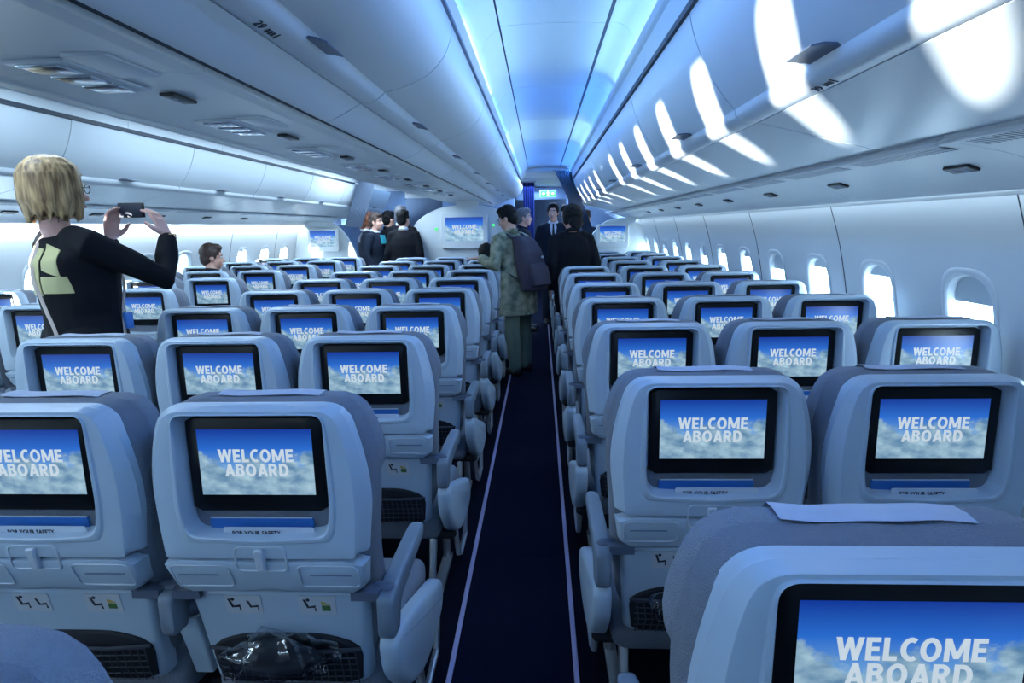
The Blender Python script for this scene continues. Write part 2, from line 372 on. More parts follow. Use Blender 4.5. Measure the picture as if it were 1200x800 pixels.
def bold_text(txt, width, height, m, name='lettering'):      # heavy sans capitals drawn from strokes
    T = 0.235; mm = M(); x = 0.0
    def poly(*p): mm.add([(x+a, 0, b) for a, b in p], [tuple(range(len(p)))])
    def seg(a, b, c, d, t=T): poly((a-t/2, b), (a+t/2, b), (c+t/2, d), (c-t/2, d))
    def bx(a, b, c, d): poly((a, c), (b, c), (b, d), (a, d))
    def arc(cx, cz, rx, rz, a0, a1, n=14, tx=T, tz=T*0.88):
        P = []
        for i in range(n+1):
            a = math.radians(a0+(a1-a0)*i/n); P.append((math.cos(a), math.sin(a)))
        for (c0, s0), (c1, s1) in zip(P, P[1:]):
            poly((cx+(rx-tx)*c0, cz+(rz-tz)*s0), (cx+rx*c0, cz+rz*s0), (cx+rx*c1, cz+rz*s1), (cx+(rx-tx)*c1, cz+(rz-tz)*s1))
    H = T*0.85
    for ch in txt:
        if ch == 'W': w_ = 1.16; seg(.12, 1, .34, 0); seg(.58, 1, .34, 0, T*.9); seg(.58, 1, .82, 0, T*.9); seg(1.04, 1, .82, 0)
        elif ch == 'E': w_ = .60; bx(0, T, 0, 1); bx(T, .60, 0, H); bx(T, .55, .5-H/2, .5+H/2); bx(T, .60, 1-H, 1)
        elif ch == 'L': w_ = .57; bx(0, T, 0, 1); bx(T, .57, 0, H)
        elif ch == 'C': w_ = .68; arc(.44, .5, .44, .515, 58, 302, 16)
        elif ch == 'O': w_ = .86; arc(.43, .5, .43, .515, 0, 360, 24)
        elif ch == 'M': w_ = 1.0; bx(0, T*.95, 0, 1); bx(1-T*.95, 1, 0, 1); seg(.14, 1, .5, .12, T*.95); seg(.86, 1, .5, .12, T*.95)
        elif ch == 'A': w_ = .84; seg(.12, 0, .42, 1); seg(.72, 0, .42, 1); bx(.22, .62, .20, .20+H*.9)
        elif ch == 'B': w_ = .70; bx(0, T, 0, 1); arc(.36, .735, .31, .265, -90, 90, 8, T, H*.95); arc(.38, .27, .33, .27, -90, 90, 8, T, H*.95); bx(T, .38, 0, H*.95); bx(T, .37, .47, .47+H*.95); bx(T, .36, 1-H*.95, 1)
        elif ch == 'R': w_ = .74; bx(0, T, 0, 1); arc(.37, .70, .32, .30, -90, 90, 8, T, H); bx(T, .37, 1-H, 1); bx(T, .37, .40, .40+H); seg(.36, .45, .61, 0)
        elif ch == 'D': w_ = .78; bx(0, T, 0, 1); arc(.33, .5, .45, .5, -90, 90, 12, T, H); bx(T, .33, 0, H); bx(T, .33, 1-H, 1)
        x += w_+(.07 if ch in 'WA' else .115)
    me = mm.mesh(name, m, smooth=False); W = max(v.co.x for v in me.vertices)
    for v in me.vertices: v.co = ((v.co.x/W-0.5)*width, 0, (v.co.z-0.5)*height)
    return me
def merge(name, metas, m):
    vs, fs = [], []
    for me, off in metas:
        b = len(vs); vs += [tuple(v.co+Vector(off)) for v in me.vertices]; fs += [tuple(b+i for i in p.vertices) for p in me.polygons]
    r = bpy.data.meshes.new(name); r.from_pydata(vs, [], fs); r.materials.append(m); return r
def extrude_profile(prof, y0, y1, thick, ny=1):            # solid strip: 2D profile (x,z) extruded along y, thickness away from the cabin
    n = len(prof); P = [Vector(p) for p in prof]; back = []
    for i in range(n):
        a, b = P[max(0, i-1)], P[min(n-1, i+1)]; t = (b-a).normalized(); back.append(P[i]+Vector((-t.y, t.x))*thick)
    ring = P+back[::-1]
    return M().loft([[(p.x, y0+(y1-y0)*i/ny, p.y) for p in ring] for i in range(ny+1)])
def smoothcurve(pts, sub=5):
    P = [Vector(p) for p in pts]; out = []
    for i in range(len(P)-1):
        p0, p1, p2, p3 = P[max(0, i-1)], P[i], P[i+1], P[min(len(P)-1, i+2)]
        for k in range(sub):
            t = k/sub
            out.append(0.5*((2*p1)+(p2-p0)*t+(2*p0-5*p1+4*p2-p3)*t*t+(3*p1-p0-3*p2+p3)*t**3))
    out.append(P[-1]); return out

# ------------------------------------------------------------------ structure
Y0, Y1 = -5.0, 16.0
def bar(name, x0, x1, y0, y1, z0, z1, m): return struct(name, M().box(x0, x1, y0, y1, z0, z1).mesh(name, m, smooth=False))
floor = bar('floor', -2.95, 2.95, Y0, Y1, -0.05, ZF, CARPET)
# aisle runners of carpet in lengths, with a seam between, and the path strips
AX0, AX1 = 0.785, 1.205
k = 0
for (a, b) in ((-5, 1.02), (1.023, 2.53), (2.533, 4.6), (4.603, 7.0), (7.003, 15.9)):
    part('carpet_runner', M().box(AX0+0.012, AX1-0.012, a, b, ZF-0.002, ZF+0.004).mesh('carpet_runner', CARPET2, smooth=False), floor)
for x in (AX0, AX1):
    part('path_strip', M().bbox(x-0.009, x+0.009, -4.9, 9.2, ZF-0.002, ZF+0.007, 0.002).mesh('path_strip', STRIP), floor)
part('carpet_runner', M().box(-1.22, -0.77, -5, 15.9, ZF-0.002, ZF+0.004).mesh('carpet_runner', CARPET2, smooth=False), floor)
for x in (-1.23, -0.76):
    part('path_strip', M().bbox(x-0.009, x+0.009, -4.9, 9.2, ZF-0.002, ZF+0.007, 0.002).mesh('path_strip', STRIP), floor)

# crown lining that closes the hull above the bins
prof = [(2.95*math.cos(a), 1.5+1.25*math.sin(a)) for a in [math.pi*i/20 for i in range(21)]]
struct('trim_1', M().loft([[(x, y, z) for x, z in prof+[(x*1.03, z+0.03) for x, z in prof[::-1]]] for y in (Y0, Y1)]).mesh('crown_lining', DARKP))
bar('wall_rear', -2.95, 2.95, Y0-0.06, Y0, 0, 2.75, PANEL)
bar('wall_front', -2.95, 2.95, Y1, Y1+0.06, 0, 2.75, BLUEP)

WALLP = [(0.0, 2.70), (0.3, 2.775), (0.7, 2.81), (1.0, 2.79), (1.2, 2.755), (1.4, 2.71), (1.6, 2.645), (1.75, 2.58)]
def wx(z):
    for (a, xa), (b, xb) in zip(WALLP, WALLP[1:]):
        if z <= b: 
            t = (z-a)/(b-a); t = max(0, t)
            return xa+(xb-xa)*t
    return WALLP[-1][1]
def wxs(z): return (wx(z-0.06)+wx(z)+wx(z+0.06)+wx(z-0.03)+wx(z+0.03))/5
WZ, WHH, WHW, CELL = 1.09, 0.195, 0.130, 0.655
def win_loop(d, n=40):
    poly = rpoly([(-WHW-d, WZ-WHH-d), (WHW+d, WZ-WHH-d), (WHW+d, WZ+WHH+d), (-WHW-d, WZ+WHH+d)], 0.12, 8)
    return poly
def cell_mesh(mm, yc, g0, g1):
    h = CELL/2; z0, z1 = 0.02, 1.60
    rect = [Vector((-h, z0)), Vector((h, z0)), Vector((h, z1)), Vector((-h, z1))]
    ex = [math.atan2(p.y-WZ, p.x) % (2*math.pi) for p in rect]
    ex += [math.atan2(zz-WZ, sx*h) % (2*math.pi) for zz in (0.35, 0.7, 0.95, 1.3, 1.45) for sx in (1, -1)]
    ex += [math.atan2(zz-WZ, sx*(h-0.006)) % (2*math.pi) for zz in (z0, z1) for sx in (1, -1)]
    inner = angular(win_loop(0.0), (0, WZ), 40, ex); outer = angular(rect, (0, WZ), 40, ex)
    loops = []
    for t in (0, 0.12, 0.3, 0.55, 0.8, 1.0):
        lp = [i*(1-t)+o*t for i, o in zip(inner, outer)]
        L = []
        for p in lp:
            off = 0.0
            L.append((wxs(p.y)+off, yc+p.x, p.y))
        loops.append(L)
    mm.loft(loops, False, False)
def wall_panel(mirror):
    mm = M(); cell_mesh(mm, CELL*0.5, 1, 0); cell_mesh(mm, CELL*1.5, 0, 1)
    def groove(p):                                          # panel edges turn outward into a joint
        e = min(p.y, 2*CELL-p.y)
        if e < 0.0105: p.x += 0.012; p.y += (0.0015 if p.y < CELL else -0.0015)
        return p
    # narrow joint returns
    for ye, s_ in ((0, 1), (2*CELL, -1)): pass
    return mm.mesh('wall_panel', PANEL, ang=50, mirror=mirror, fn=None)
def frame_mesh(mirror):
    mm = M(); L = []
    for d, o, sc in ((0.030, -0.001, 1), (0.026, -0.006, 1), (0.008, -0.006, 1), (0.0, 0.002, 1), (-0.003, 0.03, 1), (-0.006, 0.055, 1)):
        lp = angular(win_loop(d), (0, WZ), 40)
        L.append([(wxs(p.y)+o, p.x, p.y) for p in lp])
    mm.loft(L, False, False)
    return mm.mesh('window_frame', TRIMW, ang=60, mirror=mirror)
def pane_mesh(mirror):
    lp = angular(win_loop(-0.004), (0, WZ), 40)
    a = [(wxs(p.y)+0.046, p.x, p.y) for p in lp]; b = [(wxs(p.y)+0.050, p.x, p.y) for p in lp]
    return M().loft([a, b]).mesh('pane', PANE, mirror=mirror)
def shade_mesh(mirror, drop, m=None):
    lp = [p for p in angular(win_loop(0.002 if drop >= 2*WHH else -0.004), (0, WZ), 64) if p.y > WZ+WHH-drop-0.003]
    if drop < 2*WHH: lp = sorted(lp, key=lambda p: p.x)
    a = [(wxs(p.y)+0.03, p.x, p.y) for p in lp]
    if drop < 2*WHH: a += [(wxs(WZ+WHH-drop)+0.03, lp[-1].x, WZ+WHH-drop), (wxs(WZ+WHH-drop)+0.03, lp[0].x, WZ+WHH-drop)]
    b = [(x+0.004, y, z) for x, y, z in a]
    return M().loft([a, b]).mesh('window_shade', m or SHADE, smooth=False, mirror=mirror)
wn = 0
for side, ph, mir in (('right', 2.45, False), ('left', 2.595, True)):
    wroot = struct('wall_'+side)
    pm, fm, gm = wall_panel(mir), frame_mesh(mir), pane_mesh(mir)
    sm_block = shade_mesh(mir, 2*WHH+0.01, SHADE_BLOCK if mir else SHADE); sm0, sm1, sm2 = shade_mesh(mir, 0.03), shade_mesh(mir, 0.055), shade_mesh(mir, 0.11)  # the fully closed shade is an added light blocker
    ys = ph-CELL/2-CELL*12; sg = -1 if mir else 1
    jm = M().tube([(wxs(z)-0.0005, 0, z) for z in [0.02+1.58*i/14 for i in range(15)]], 0.0026, 6).mesh('panel_joint', SEAM, mirror=mir)
    while ys < 11.0:
        o = part('wall_panel', pm, wroot); o.location = (0, ys, 0)
        j = part('panel_joint', jm, wroot); j.location = (0, ys, 0)
        for q in (0.5, 1.5):
            wn += 1; wo = struct('window_%d' % wn, None, (0, ys+CELL*q, 0))
            part('window_frame', fm, wo); part('pane', gm, wo)
            part('window_shade', (sm_block if ys+CELL*q < 1.4 else sm2 if wn % 3 == 1 else sm1) if side == 'right' else (sm_block if 4.9 < ys+CELL*q < 7.3 else sm0), wo)  # closed ones are added: left stops sun spots, right dims the near seats
        ys += 2*CELL
    # plain hull beyond the last window
    a = [(sg*wxs(z), ys, z) for z in [1.6*i/10 for i in range(11)]]; b = [(x, Y1, z) for x, y, z in a]
    struct('trim_%d' % (2 if side == 'right' else 3), M().loft([a, b], closed=False).mesh('forward_wall', BLUEP))

# ---- outboard PSU channel between bins and wall, both sides
PS = [(2.215, 1.712), (2.30, 1.700), (2.42, 1.672), (2.53, 1.632), (2.60, 1.592), (2.665, 1.570)]
def flip(prof): return [(-x, z) for x, z in prof][::-1]
GR = 3
def psu_channel(side, n0):
    sg = 1 if side == 'right' else -1
    root = struct('trim_%d' % n0)
    pr = smoothcurve(PS, 3)
    y = -4.52; pitch = 1.27
    me = extrude_profile([(p.x, p.y) for p in pr][::-1], 0.002, pitch-0.002, -0.02).mesh('service_panel', PANEL, ang=50, mirror=(sg < 0))
    edge = M().tube([(2.205, 0, 1.708), (2.205, pitch, 1.708)], (0.012, 0.008), 8).mesh('edge_strip', TRIMW, mirror=(sg < 0))
    g = M(); 
    def sl(x): 
        for (xa, za), (xb, zb) in zip(PS, PS[1:]):
            if x <= xb: return za+(zb-za)*(x-xa)/(xb-xa)
    g.add([(2.235, 0.05, sl(2.235)-0.001), (2.31, 0.05, sl(2.31)-0.001), (2.31, 0.58, sl(2.31)-0.001), (2.235, 0.58, sl(2.235)-0.001)], [(0, 1, 2, 3)])
    gm = g.mesh('air_grille', GRILLE, smooth=False, mirror=(sg < 0))
    sm = M()
    for i in range(26):
        yy = 0.055+i*0.02; sm.add([(2.237, yy, sl(2.237)-0.003), (2.308, yy, sl(2.308)-0.003), (2.308, yy+0.009, sl(2.308)-0.003), (2.237, yy+0.009, sl(2.237)-0.003)], [(0, 1, 2, 3)])
    slm = sm.mesh('grille_slats', TRIMW, smooth=False, mirror=(sg < 0))
    while y < 9.5:
        o = part('service_panel', me, root); o.location = (0, y, 0)
        o = part('edge_strip', edge, root); o.location = (0, y, 0)
        for dy in (0.02, 0.64):
            o = part('air_grille', gm, root); o.location = (0, y+dy, 0)
            o = part('grille_slats', slm, root, 'stuff'); o.location = (0, y+dy, 0)
        y += pitch
    return sl
SL = psu_channel('right', 4); psu_channel('left', 5)

# ---- overhead bins
BP = 1.27
RB = [(1.572, 2.155), (1.588, 2.09), (1.625, 2.0), (1.675, 1.918), (1.732, 1.852)]      # upper door
RL = [(1.802, 1.816), (1.90, 1.793), (2.03, 1.759), (2.19, 1.722)]                        # lower door
RR = [(1.726, 1.858), (1.733, 1.834), (1.758, 1.817), (1.788, 1.815), (1.810, 1.822)]     # handle rail, proud of the door
CB = [(0.795, 2.20), (0.788, 2.15), (0.755, 2.085), (0.69, 2.03), (0.60, 1.995), (0.535, 1.982)]
CR = [(0.545, 1.982), (0.520, 1.962), (0.492, 1.952), (0.465, 1.948), (0.452, 1.952)]
CL = [(0.455, 1.948), (0.40, 1.918), (0.345, 1.893), (0.326, 1.887)]
def bin_meshes(up, rail, low, mirror, tag_):
    L = BP-0.008
    pu = [(p.x, p.y) for p in smoothcurve(up, 5)]; pl = [(p.x, p.y) for p in smoothcurve(low, 4)]; pr = [(p.x, p.y) for p in smoothcurve(rail, 5)]
    s = -1 if up is CB else 1
    th = -0.03*s if False else 0.03
    def solid(pp, t):
        return extrude_profile(pp, -L/2, L/2, t)
    sign = 1 if up is RB else -1
    a = solid(pu, 0.03*sign).mesh('upper_door', BIN, ang=40, mirror=mirror)
    b = solid(pl, 0.03*sign).mesh('lower_door', BIN, ang=40, mirror=mirror)
    c = solid(pr, 0.02*sign).mesh('handle_rail', TRIMW, ang=40, mirror=mirror)
    return a, b, c
HN = mat('handle_lip', lin(70, 80, 98), 0.4, noise_s=9, noise_a=0.05)
def handle_mesh(p, q, w=0.075, mirror=False):               # flap hanging over the rail from p to q in profile, tilted proud
    p, q = Vector(p), Vector(q); t = (q-p).normalized(); n = Vector((t.y, -t.x))
    if n.y > 0: n = -n
    mm = M(); loops = []
    for k, (a, off) in enumerate(((0, 0.002), (0.35, 0.010), (0.7, 0.022), (1.0, 0.036))):
        c = p+(q-p)*a+n*off
        ww = w*(1 if k < 3 else 0.86)
        loops.append([(c.x, -ww, c.y), (c.x, ww, c.y), (c.x+n.x*0.006, ww, c.y+n.y*0.006), (c.x+n.x*0.006, -ww, c.y+n.y*0.006)])
    mm.loft(loops)
    return mm.mesh('handle', GREYLATCH, ang=50, mirror=mirror)
ORD = ['first', 'second', 'third', 'fourth', 'fifth', 'sixth', 'seventh', 'eighth', 'ninth', 'tenth', 'eleventh', 'twelfth']
def bins(up, rail, low, mirror, first_c, n, hp, hq, name_lbl, grp):
    a, b, c = bin_meshes(up, rail, low, mirror, name_lbl); h = handle_mesh(hp, hq, mirror=mirror)
    for i in range(n):
        e = empty('overhead_bin', (0, first_c+BP*i, 0))
        tag(e, '%s closed white %s, counted away from the camera' % (ORD[i], name_lbl), 'luggage bin', grp)
        part('upper_door', a, e); part('lower_door', b, e); part('handle_rail', c, e); part('handle', h, e, label='grey latch handle')
        yield e
RBINS = list(bins(RB, RR, RL, False, 1.47, 7, (1.742, 1.862), (1.690, 1.896), 'overhead bin above the right windows', 'white bins above the right windows'))
CBINS = list(bins(CB, CR, CL, False, 1.67, 8, (0.505, 1.975), (0.565, 1.995), 'centre overhead bin beside the right aisle', 'white bins above the centre seats'))
LBINS = list(bins(RB, RR, RL, True, 4.20-BP, 7, (1.742, 1.862), (1.690, 1.896), 'overhead bin above the left windows', 'white bins above the left windows'))
# bins behind the camera and the unseen far side of the centre bins, as plain lining
def lining(name, up, low, y0, y1, mirror):
    pp = [(p.x, p.y) for p in smoothcurve(up+low, 3)]
    struct(name, extrude_profile(pp, y0, y1, 0.03*(1 if up is RB else -1)).mesh('bin_lining', BIN, ang=40, mirror=mirror))
lining('trim_6', RB, RL, Y0, 0.831, False); lining('trim_7', CB, CL, Y0, 1.031, False)
lining('trim_8', RB, RL, Y0, 2.291, True); lining('trim_9', CB, CL, Y0, 11.0, True)
# fascia closing gaps at front end of the bin rows
# ---- centre service channel under the middle bins
ctr = struct('trim_10')
CP_ = [(0.288, 1.881), (0.24, 1.880), (0.235, 1.884), (0.12, 1.896), (0, 1.899), (-0.12, 1.896), (-0.235, 1.884), (-0.24, 1.880), (-0.288, 1.881)]
y = -4.85
me = extrude_profile(CP_, 0.0015, 1.5985, -0.03).mesh('service_panel', PANEL, ang=25)
while y < 10.2:
    o = part('service_panel', me, ctr); o.location = (0, y, 0); y += 1.6
part('slot_strip', M().box(0.287, 0.328, Y0, 10.5, 1.898, 1.912).mesh('slot_strip', SEAM, smooth=False), ctr)
part('slot_strip', M().box(-0.328, -0.287, Y0, 10.5, 1.898, 1.912).mesh('slot_strip', SEAM, smooth=False), ctr)

# ---- aisle ceilings
for nm, sx in (('ceiling', 1), ('ceiling_left', -1)):
    root = struct(nm)
    y = -5.0; CPW = 1.2
    m1 = extrude_profile([(0.935, 2.35), (1.05, 2.356), (1.16, 2.358), (1.28, 2.356), (1.385, 2.35)][::-1], 0.003, CPW-0.003, -0.02).mesh('ceiling_panel', CEIL, mirror=sx < 0)
    m2 = extrude_profile([(p.x, p.y) for p in smoothcurve([(0.805, 2.212), (0.84, 2.25), (0.885, 2.31), (0.928, 2.346)], 4)][::-1], 0.002, CPW-0.002, -0.02).mesh('cove_panel', CEIL, mirror=sx < 0)
    m3 = extrude_profile([(p.x, p.y) for p in smoothcurve([(1.402, 2.354), (1.45, 2.345), (1.50, 2.31), (1.535, 2.262)], 4)][::-1], 0.002, CPW-0.002, -0.02).mesh('cove_panel', CEIL, mirror=sx < 0)
    m4 = extrude_profile([(1.535, 2.262), (1.548, 2.25), (1.560, 2.172)][::-1], 0.002, CPW-0.002, -0.015).mesh('valance_panel', PANEL, mirror=sx < 0)
    dark = M().box(1.386, 1.401, -5, 9.0, 2.352, 2.360).mesh('seam_strip', SEAM, smooth=False, mirror=sx < 0)
    dark2 = M().box(1.560, 1.574, -5, 9.0, 2.150, 2.172).mesh('seam_strip', SEAM, smooth=False, mirror=sx < 0)
    dark3 = M().box(0.795, 0.806, -5, 9.0, 2.200, 2.212).mesh('seam_strip', INKL, smooth=False, mirror=sx < 0)
    while y < 8.8:
        for nme, mm in (('ceiling_panel', m1), ('cove_panel', m2), ('cove_panel', m3), ('valance_panel', m4)):
            o = part(nme, mm, root); o.location = (0, y+0.64, 0)
        y += CPW
    for d in (dark, dark2, dark3): part('seam_strip', d, root)

# ---- forward zone: header, lower ceiling, walls, exit sign
hdr = bar('trim_11', 0.62, 1.66, 9.40, 9.46, 2.30, 2.42, CEIL)
bar('trim_12', -1.7, -0.6, 9.40, 9.46, 2.30, 2.42, CEIL)
fc = struct('ceiling_forward')
for i in range(5):
    part('ceiling_panel', M().bbox(-2.9, 2.9, 9.47+i*1.3, 9.47+i*1.3+1.29, 2.31-0.01*i, 2.34, 0.005).mesh('ceiling_panel', CEIL), fc)
gal = struct('wall_forward')
for (x0, x1, z0, z1) in ((-0.74, 0.62, 0.04, 2.2),):
    part('galley_panel', M().bbox(x0, x1, 11.8, 11.9, z0, z1, 0.01).mesh('galley_panel', BLUEP), gal)
for (x0, x1) in ((1.62, 2.9), (-2.9, -1.6)):
    part('galley_panel', M().bbox(x0, x1, 12.4, 12.5, 0.04, 2.25, 0.01).mesh('galley_panel', BLUEP), gal)
part('galley_panel', M().bbox(0.62, 1.62, 12.6, 12.7, 2.03, 2.27, 0.01).mesh('galley_panel', BLUEP), gal)

# ------------------------------------------------------------------ bulkheads and their monitors
SCW, SCH = 0.244, 0.1445
def screen_mesh(wd, ht, m, name='screen'):
    me = bpy.data.meshes.new(name)
    me.from_pydata([(-wd/2, 0, -ht/2), (wd/2, 0, -ht/2), (wd/2, 0, ht/2), (-wd/2, 0, ht/2)], [], [(0, 1, 2, 3)])
    uv = me.uv_layers.new(name='UVMap')
    for l, c in zip(me.loops, ((0, 0), (1, 0), (1, 1), (0, 1))): uv.data[l.index].uv = c
    me.materials.append(m); return me
def welcome(sw, m):
    k = sw/0.246
    return merge('lettering', [(bold_text('WELCOME', 0.162*k, 0.0285*k, m), (0, -0.0006, 0.0150*k)), (bold_text('ABOARD', 0.138*k, 0.0285*k, m), (0, -0.0006, -0.0170*k))], m)
def arch(name, outline, y, m, th=0.05):
    P = [Vector(p) for p in outline]
    a = [(p.x, y, p.y) for p in P]; b = [(p.x, y+th, p.y) for p in P]
    c = Vector((sum(p.x for p in P)/len(P), sum(p.y for p in P)/len(P)))
    ai = [(p.x+(c.x-p.x)*0.012, y-0.012, p.y+(c.y-p.y)*0.012) for p in P]
    return struct(name, M().loft([ai, a, b]).mesh(name, m, ang=45))
def big_monitor(x, y, z, wd, label):
    e = empty('bulkhead_monitor', (x, y, z)); tag(e, label, 'monitor', 'wall monitors on the front bulkheads')
    ht = wd*0.62; hw, hh = wd*0.62, wd*0.45
    part('housing', M().loft([[(a, yy, c) for a, c, _ in rr_xy(-hw+i, hw-i, -hh-wd*0.06+i, hh-wd*0.06-i, 0.03, 0)] for yy, i in ((0.03, 0), (-0.02, 0), (-0.03, 0.008))]).mesh('housing', MONW), e)
    s_ = part('screen', screen_mesh(wd, ht, SCREENB), e); s_.location = (0, -0.0315, 0)
    l_ = part('lettering', welcome(wd, LETTER), s_)
    return e
cb = smoothcurve([(-0.80, 0.04), (-0.83, 0.8), (-0.80, 1.45), (-0.66, 1.66), (-0.36, 1.80), (0, 1.835), (0.36, 1.80), (0.60, 1.66), (0.74, 1.45), (0.76, 0.8), (0.74, 0.04)], 5)
arch('wall_bulkhead_center', cb, 9.2, BULK)
bx = bar('trim_14', -0.13, 0.19, 9.16, 9.28, 1.80, 1.945, MONW)
lb = smoothcurve([(-1.62, 0.04), (-1.66, 0.6), (-1.74, 0.95), (-1.85, 1.28), (-2.06, 1.57), (-2.3, 1.64), (-2.72, 1.62), (-2.76, 1.2), (-2.78, 0.6), (-2.70, 0.04)], 5)
arch('wall_bulkhead_left', lb, 9.6, BULK)
rb = smoothcurve([(1.62, 0.04), (1.68, 0.6), (1.74, 0.95), (1.85, 1.28), (2.06, 1.53), (2.3, 1.60), (2.72, 1.60), (2.76, 1.2), (2.78, 0.6), (2.70, 0.04)], 5)
arch('wall_bulkhead_right', rb, 9.8, BULK)
big_monitor(-0.015, 9.15, 1.485, 0.555, 'wide lit monitor on the arched centre bulkhead, clouds and a greeting')
big_monitor(-2.28, 9.56, 1.375, 0.40, 'small lit monitor on the left bulkhead beyond the window seats')
big_monitor(2.22, 9.76, 1.365, 0.40, 'small lit monitor on the right bulkhead near the windows')
for x, z, s_ in ((-0.44, 1.493, 'left'), (0.41, 1.535, 'right')):
    e = empty('indicator_light', (x, 9.18, z)); tag(e, 'tiny green glowing light %s of the centre bulkhead monitor' % s_, 'light', 'green lights on the centre bulkhead')
    part('lens', M().ell((0, 0, 0), (0.022, 0.012, 0.022)).mesh('lens', GREENL), e); part('ring', M().tube([(0.026*math.cos(a), -0.0, 0.026*math.sin(a)) for a in [2*math.pi*i/14 for i in range(14)]], 0.005, 6, closed=True).mesh('ring', TRIMW), e)

# curtains: pleated, drawn aside
def curtain(name, top, bot, y, m, label, n=9, amp=0.035, waist=None):
    mm = M(); loops = []
    for i in range(15):
        t = i/14; row = []
        for j in range(n*6+1):
            s_ = j/(n*6)
            x = (top[0]+(top[1]-top[0])*s_)*(1-t)+(bot[0]+(bot[1]-bot[0])*s_)*t
            z = top[2]*(1-t)+bot[2]*t
            row.append((x, y+amp*(0.6+0.4*t)*math.sin(s_*n*2*math.pi+0.4*math.sin(5*t)), z))
        loops.append(row)
    back = [[(x, yy+0.008, z) for x, yy, z in r] for r in loops]
    b = len(loops[0])
    mm.loft(loops, closed=False); mm.loft(back, closed=False)
    me = mm.mesh(name, m, ang=80)
    e = empty(name, (0, 0, 0)); tag(e, label, 'curtain')
    part('fabric', me, e)
    part('rail', M().tube([(min(top[0], bot[0])-0.02, y, top[2]+0.01), (max(top[1], bot[1])+0.02, y, top[2]+0.01)], 0.012, 8).mesh('rail', METAL), e)
    return e
curtain('cabin_curtain', (1.31, 1.55, 2.275), (1.72, 1.86, 1.42), 9.0, CURTAIN, 'grey pleated curtain swept aside at the front of the right aisle')
curtain('cabin_curtain', (-1.49, -1.25, 2.235), (-1.76, -1.50, 1.54), 9.0, CURTAIN, 'grey pleated curtain swept aside at the front of the left aisle')
curtain('cabin_curtain', (0.80, 1.0, 2.27), (0.80, 0.98, 0.3), 11.2, CURTAINB, 'dark blue hanging curtain left of the green exit sign', n=5)
curtain('cabin_curtain', (1.60, 1.75, 2.27), (1.60, 1.72, 0.3), 11.2, CURTAINB, 'dark blue hanging curtain right of the green exit sign', n=5)

# exit sign with running-figure pictogram and arrows of light
e = empty('exit_sign', (1.255, 12.3, 2.13)); tag(e, 'glowing green exit sign hanging over the far end of the right aisle', 'exit sign')
part('sign_box', M().bbox(-0.16, 0.16, -0.02, 0.03, -0.075, 0.075, 0.008).mesh('sign_box', TRIMW), e)
part('sign_face', M().bbox(-0.145, 0.145, -0.026, -0.018, -0.06, 0.06, 0.003).mesh('sign_face', GREENL), e)
pg = M(); pg.ell((0, -0.028, 0.034), (0.014, 0.004, 0.014)); pg.tube([(0, -0.028, 0.02), (0.0, -0.028, -0.012)], 0.012, 6); pg.tube([(0, -0.028, -0.01), (0.022, -0.028, -0.045)], 0.007, 6); pg.tube([(0, -0.028, -0.01), (-0.02, -0.028, -0.045)], 0.007, 6); pg.tube([(-0.03, -0.028, 0.01), (0.03, -0.028, 0.012)], 0.006, 6)
for sg in (1, -1): pg.ell((sg*0.09, -0.028, 0), (0.03, 0.004, 0.022))
part('pictogram', pg.mesh('pictogram', WHITEL), e)
part('hanger', M().box(-0.01, 0.01, 0, 0.02, 0.075, 0.16).mesh('hanger', METAL, smooth=False), e)

# ------------------------------------------------------------------ overhead placards, reading lights, row numbers
def placard(loc, tilt, label, grp):
    e = empty('sign_placard', loc); e.rotation_euler = tilt; tag(e, label, 'sign', grp)
    part('plate', M().bbox(-0.022, 0.022, -0.062, 0.062, -0.008, 0.002, 0.003).mesh('plate', BLACKP), e)
    for yy in (-0.022, 0.022): part('symbol', M().box(-0.010, 0.010, yy-0.009, yy+0.009, -0.0088, -0.0078).mesh('symbol', INKL, smooth=False), e)
for i in range(8):
    e = empty('reading_light_unit', (0.0, 1.60+0.8*i, 1.897)); tag(e, '%s silver reading light unit along the centre ceiling channel, away from the camera' % ORD[i], 'light', 'reading light units of the centre channel')
    part('tray', M().bbox(-0.13, 0.02, -0.16, 0.16, -0.008, 0.001, 0.004).mesh('tray', TRIMW), e)
    for yy in (-0.105, 0.0, 0.105): part('lamp', M().bbox(-0.110, -0.005, yy-0.042, yy+0.042, -0.014, -0.006, 0.005).mesh('lamp', CHROME), e)
    part('control_panel', M().bbox(0.04, 0.15, -0.2, 0.0, -0.010, 0.001, 0.004).mesh('control_panel', TRIMW), e)
    placard((0.04, 1.86+0.8*i, 1.893), (0, 0, 0), '%s black seat belt sign along the centre ceiling channel, away from the camera' % ORD[i], 'black signs of the centre channel')
for i in range(8):
    x = 2.45; placard((x, 2.1+0.83*i, SL(x)-0.001), (0, math.radians(20), 0), '%s black seat belt sign above the right windows, away from the camera' % ORD[i], 'black signs above the right windows')
for i in range(6):
    x = -2.45; placard((x, 3.2+0.83*i, SL(2.45)-0.001), (0, math.radians(-20), 0), '%s black seat belt sign above the left windows, away from the camera' % ORD[i], 'black signs above the left windows')
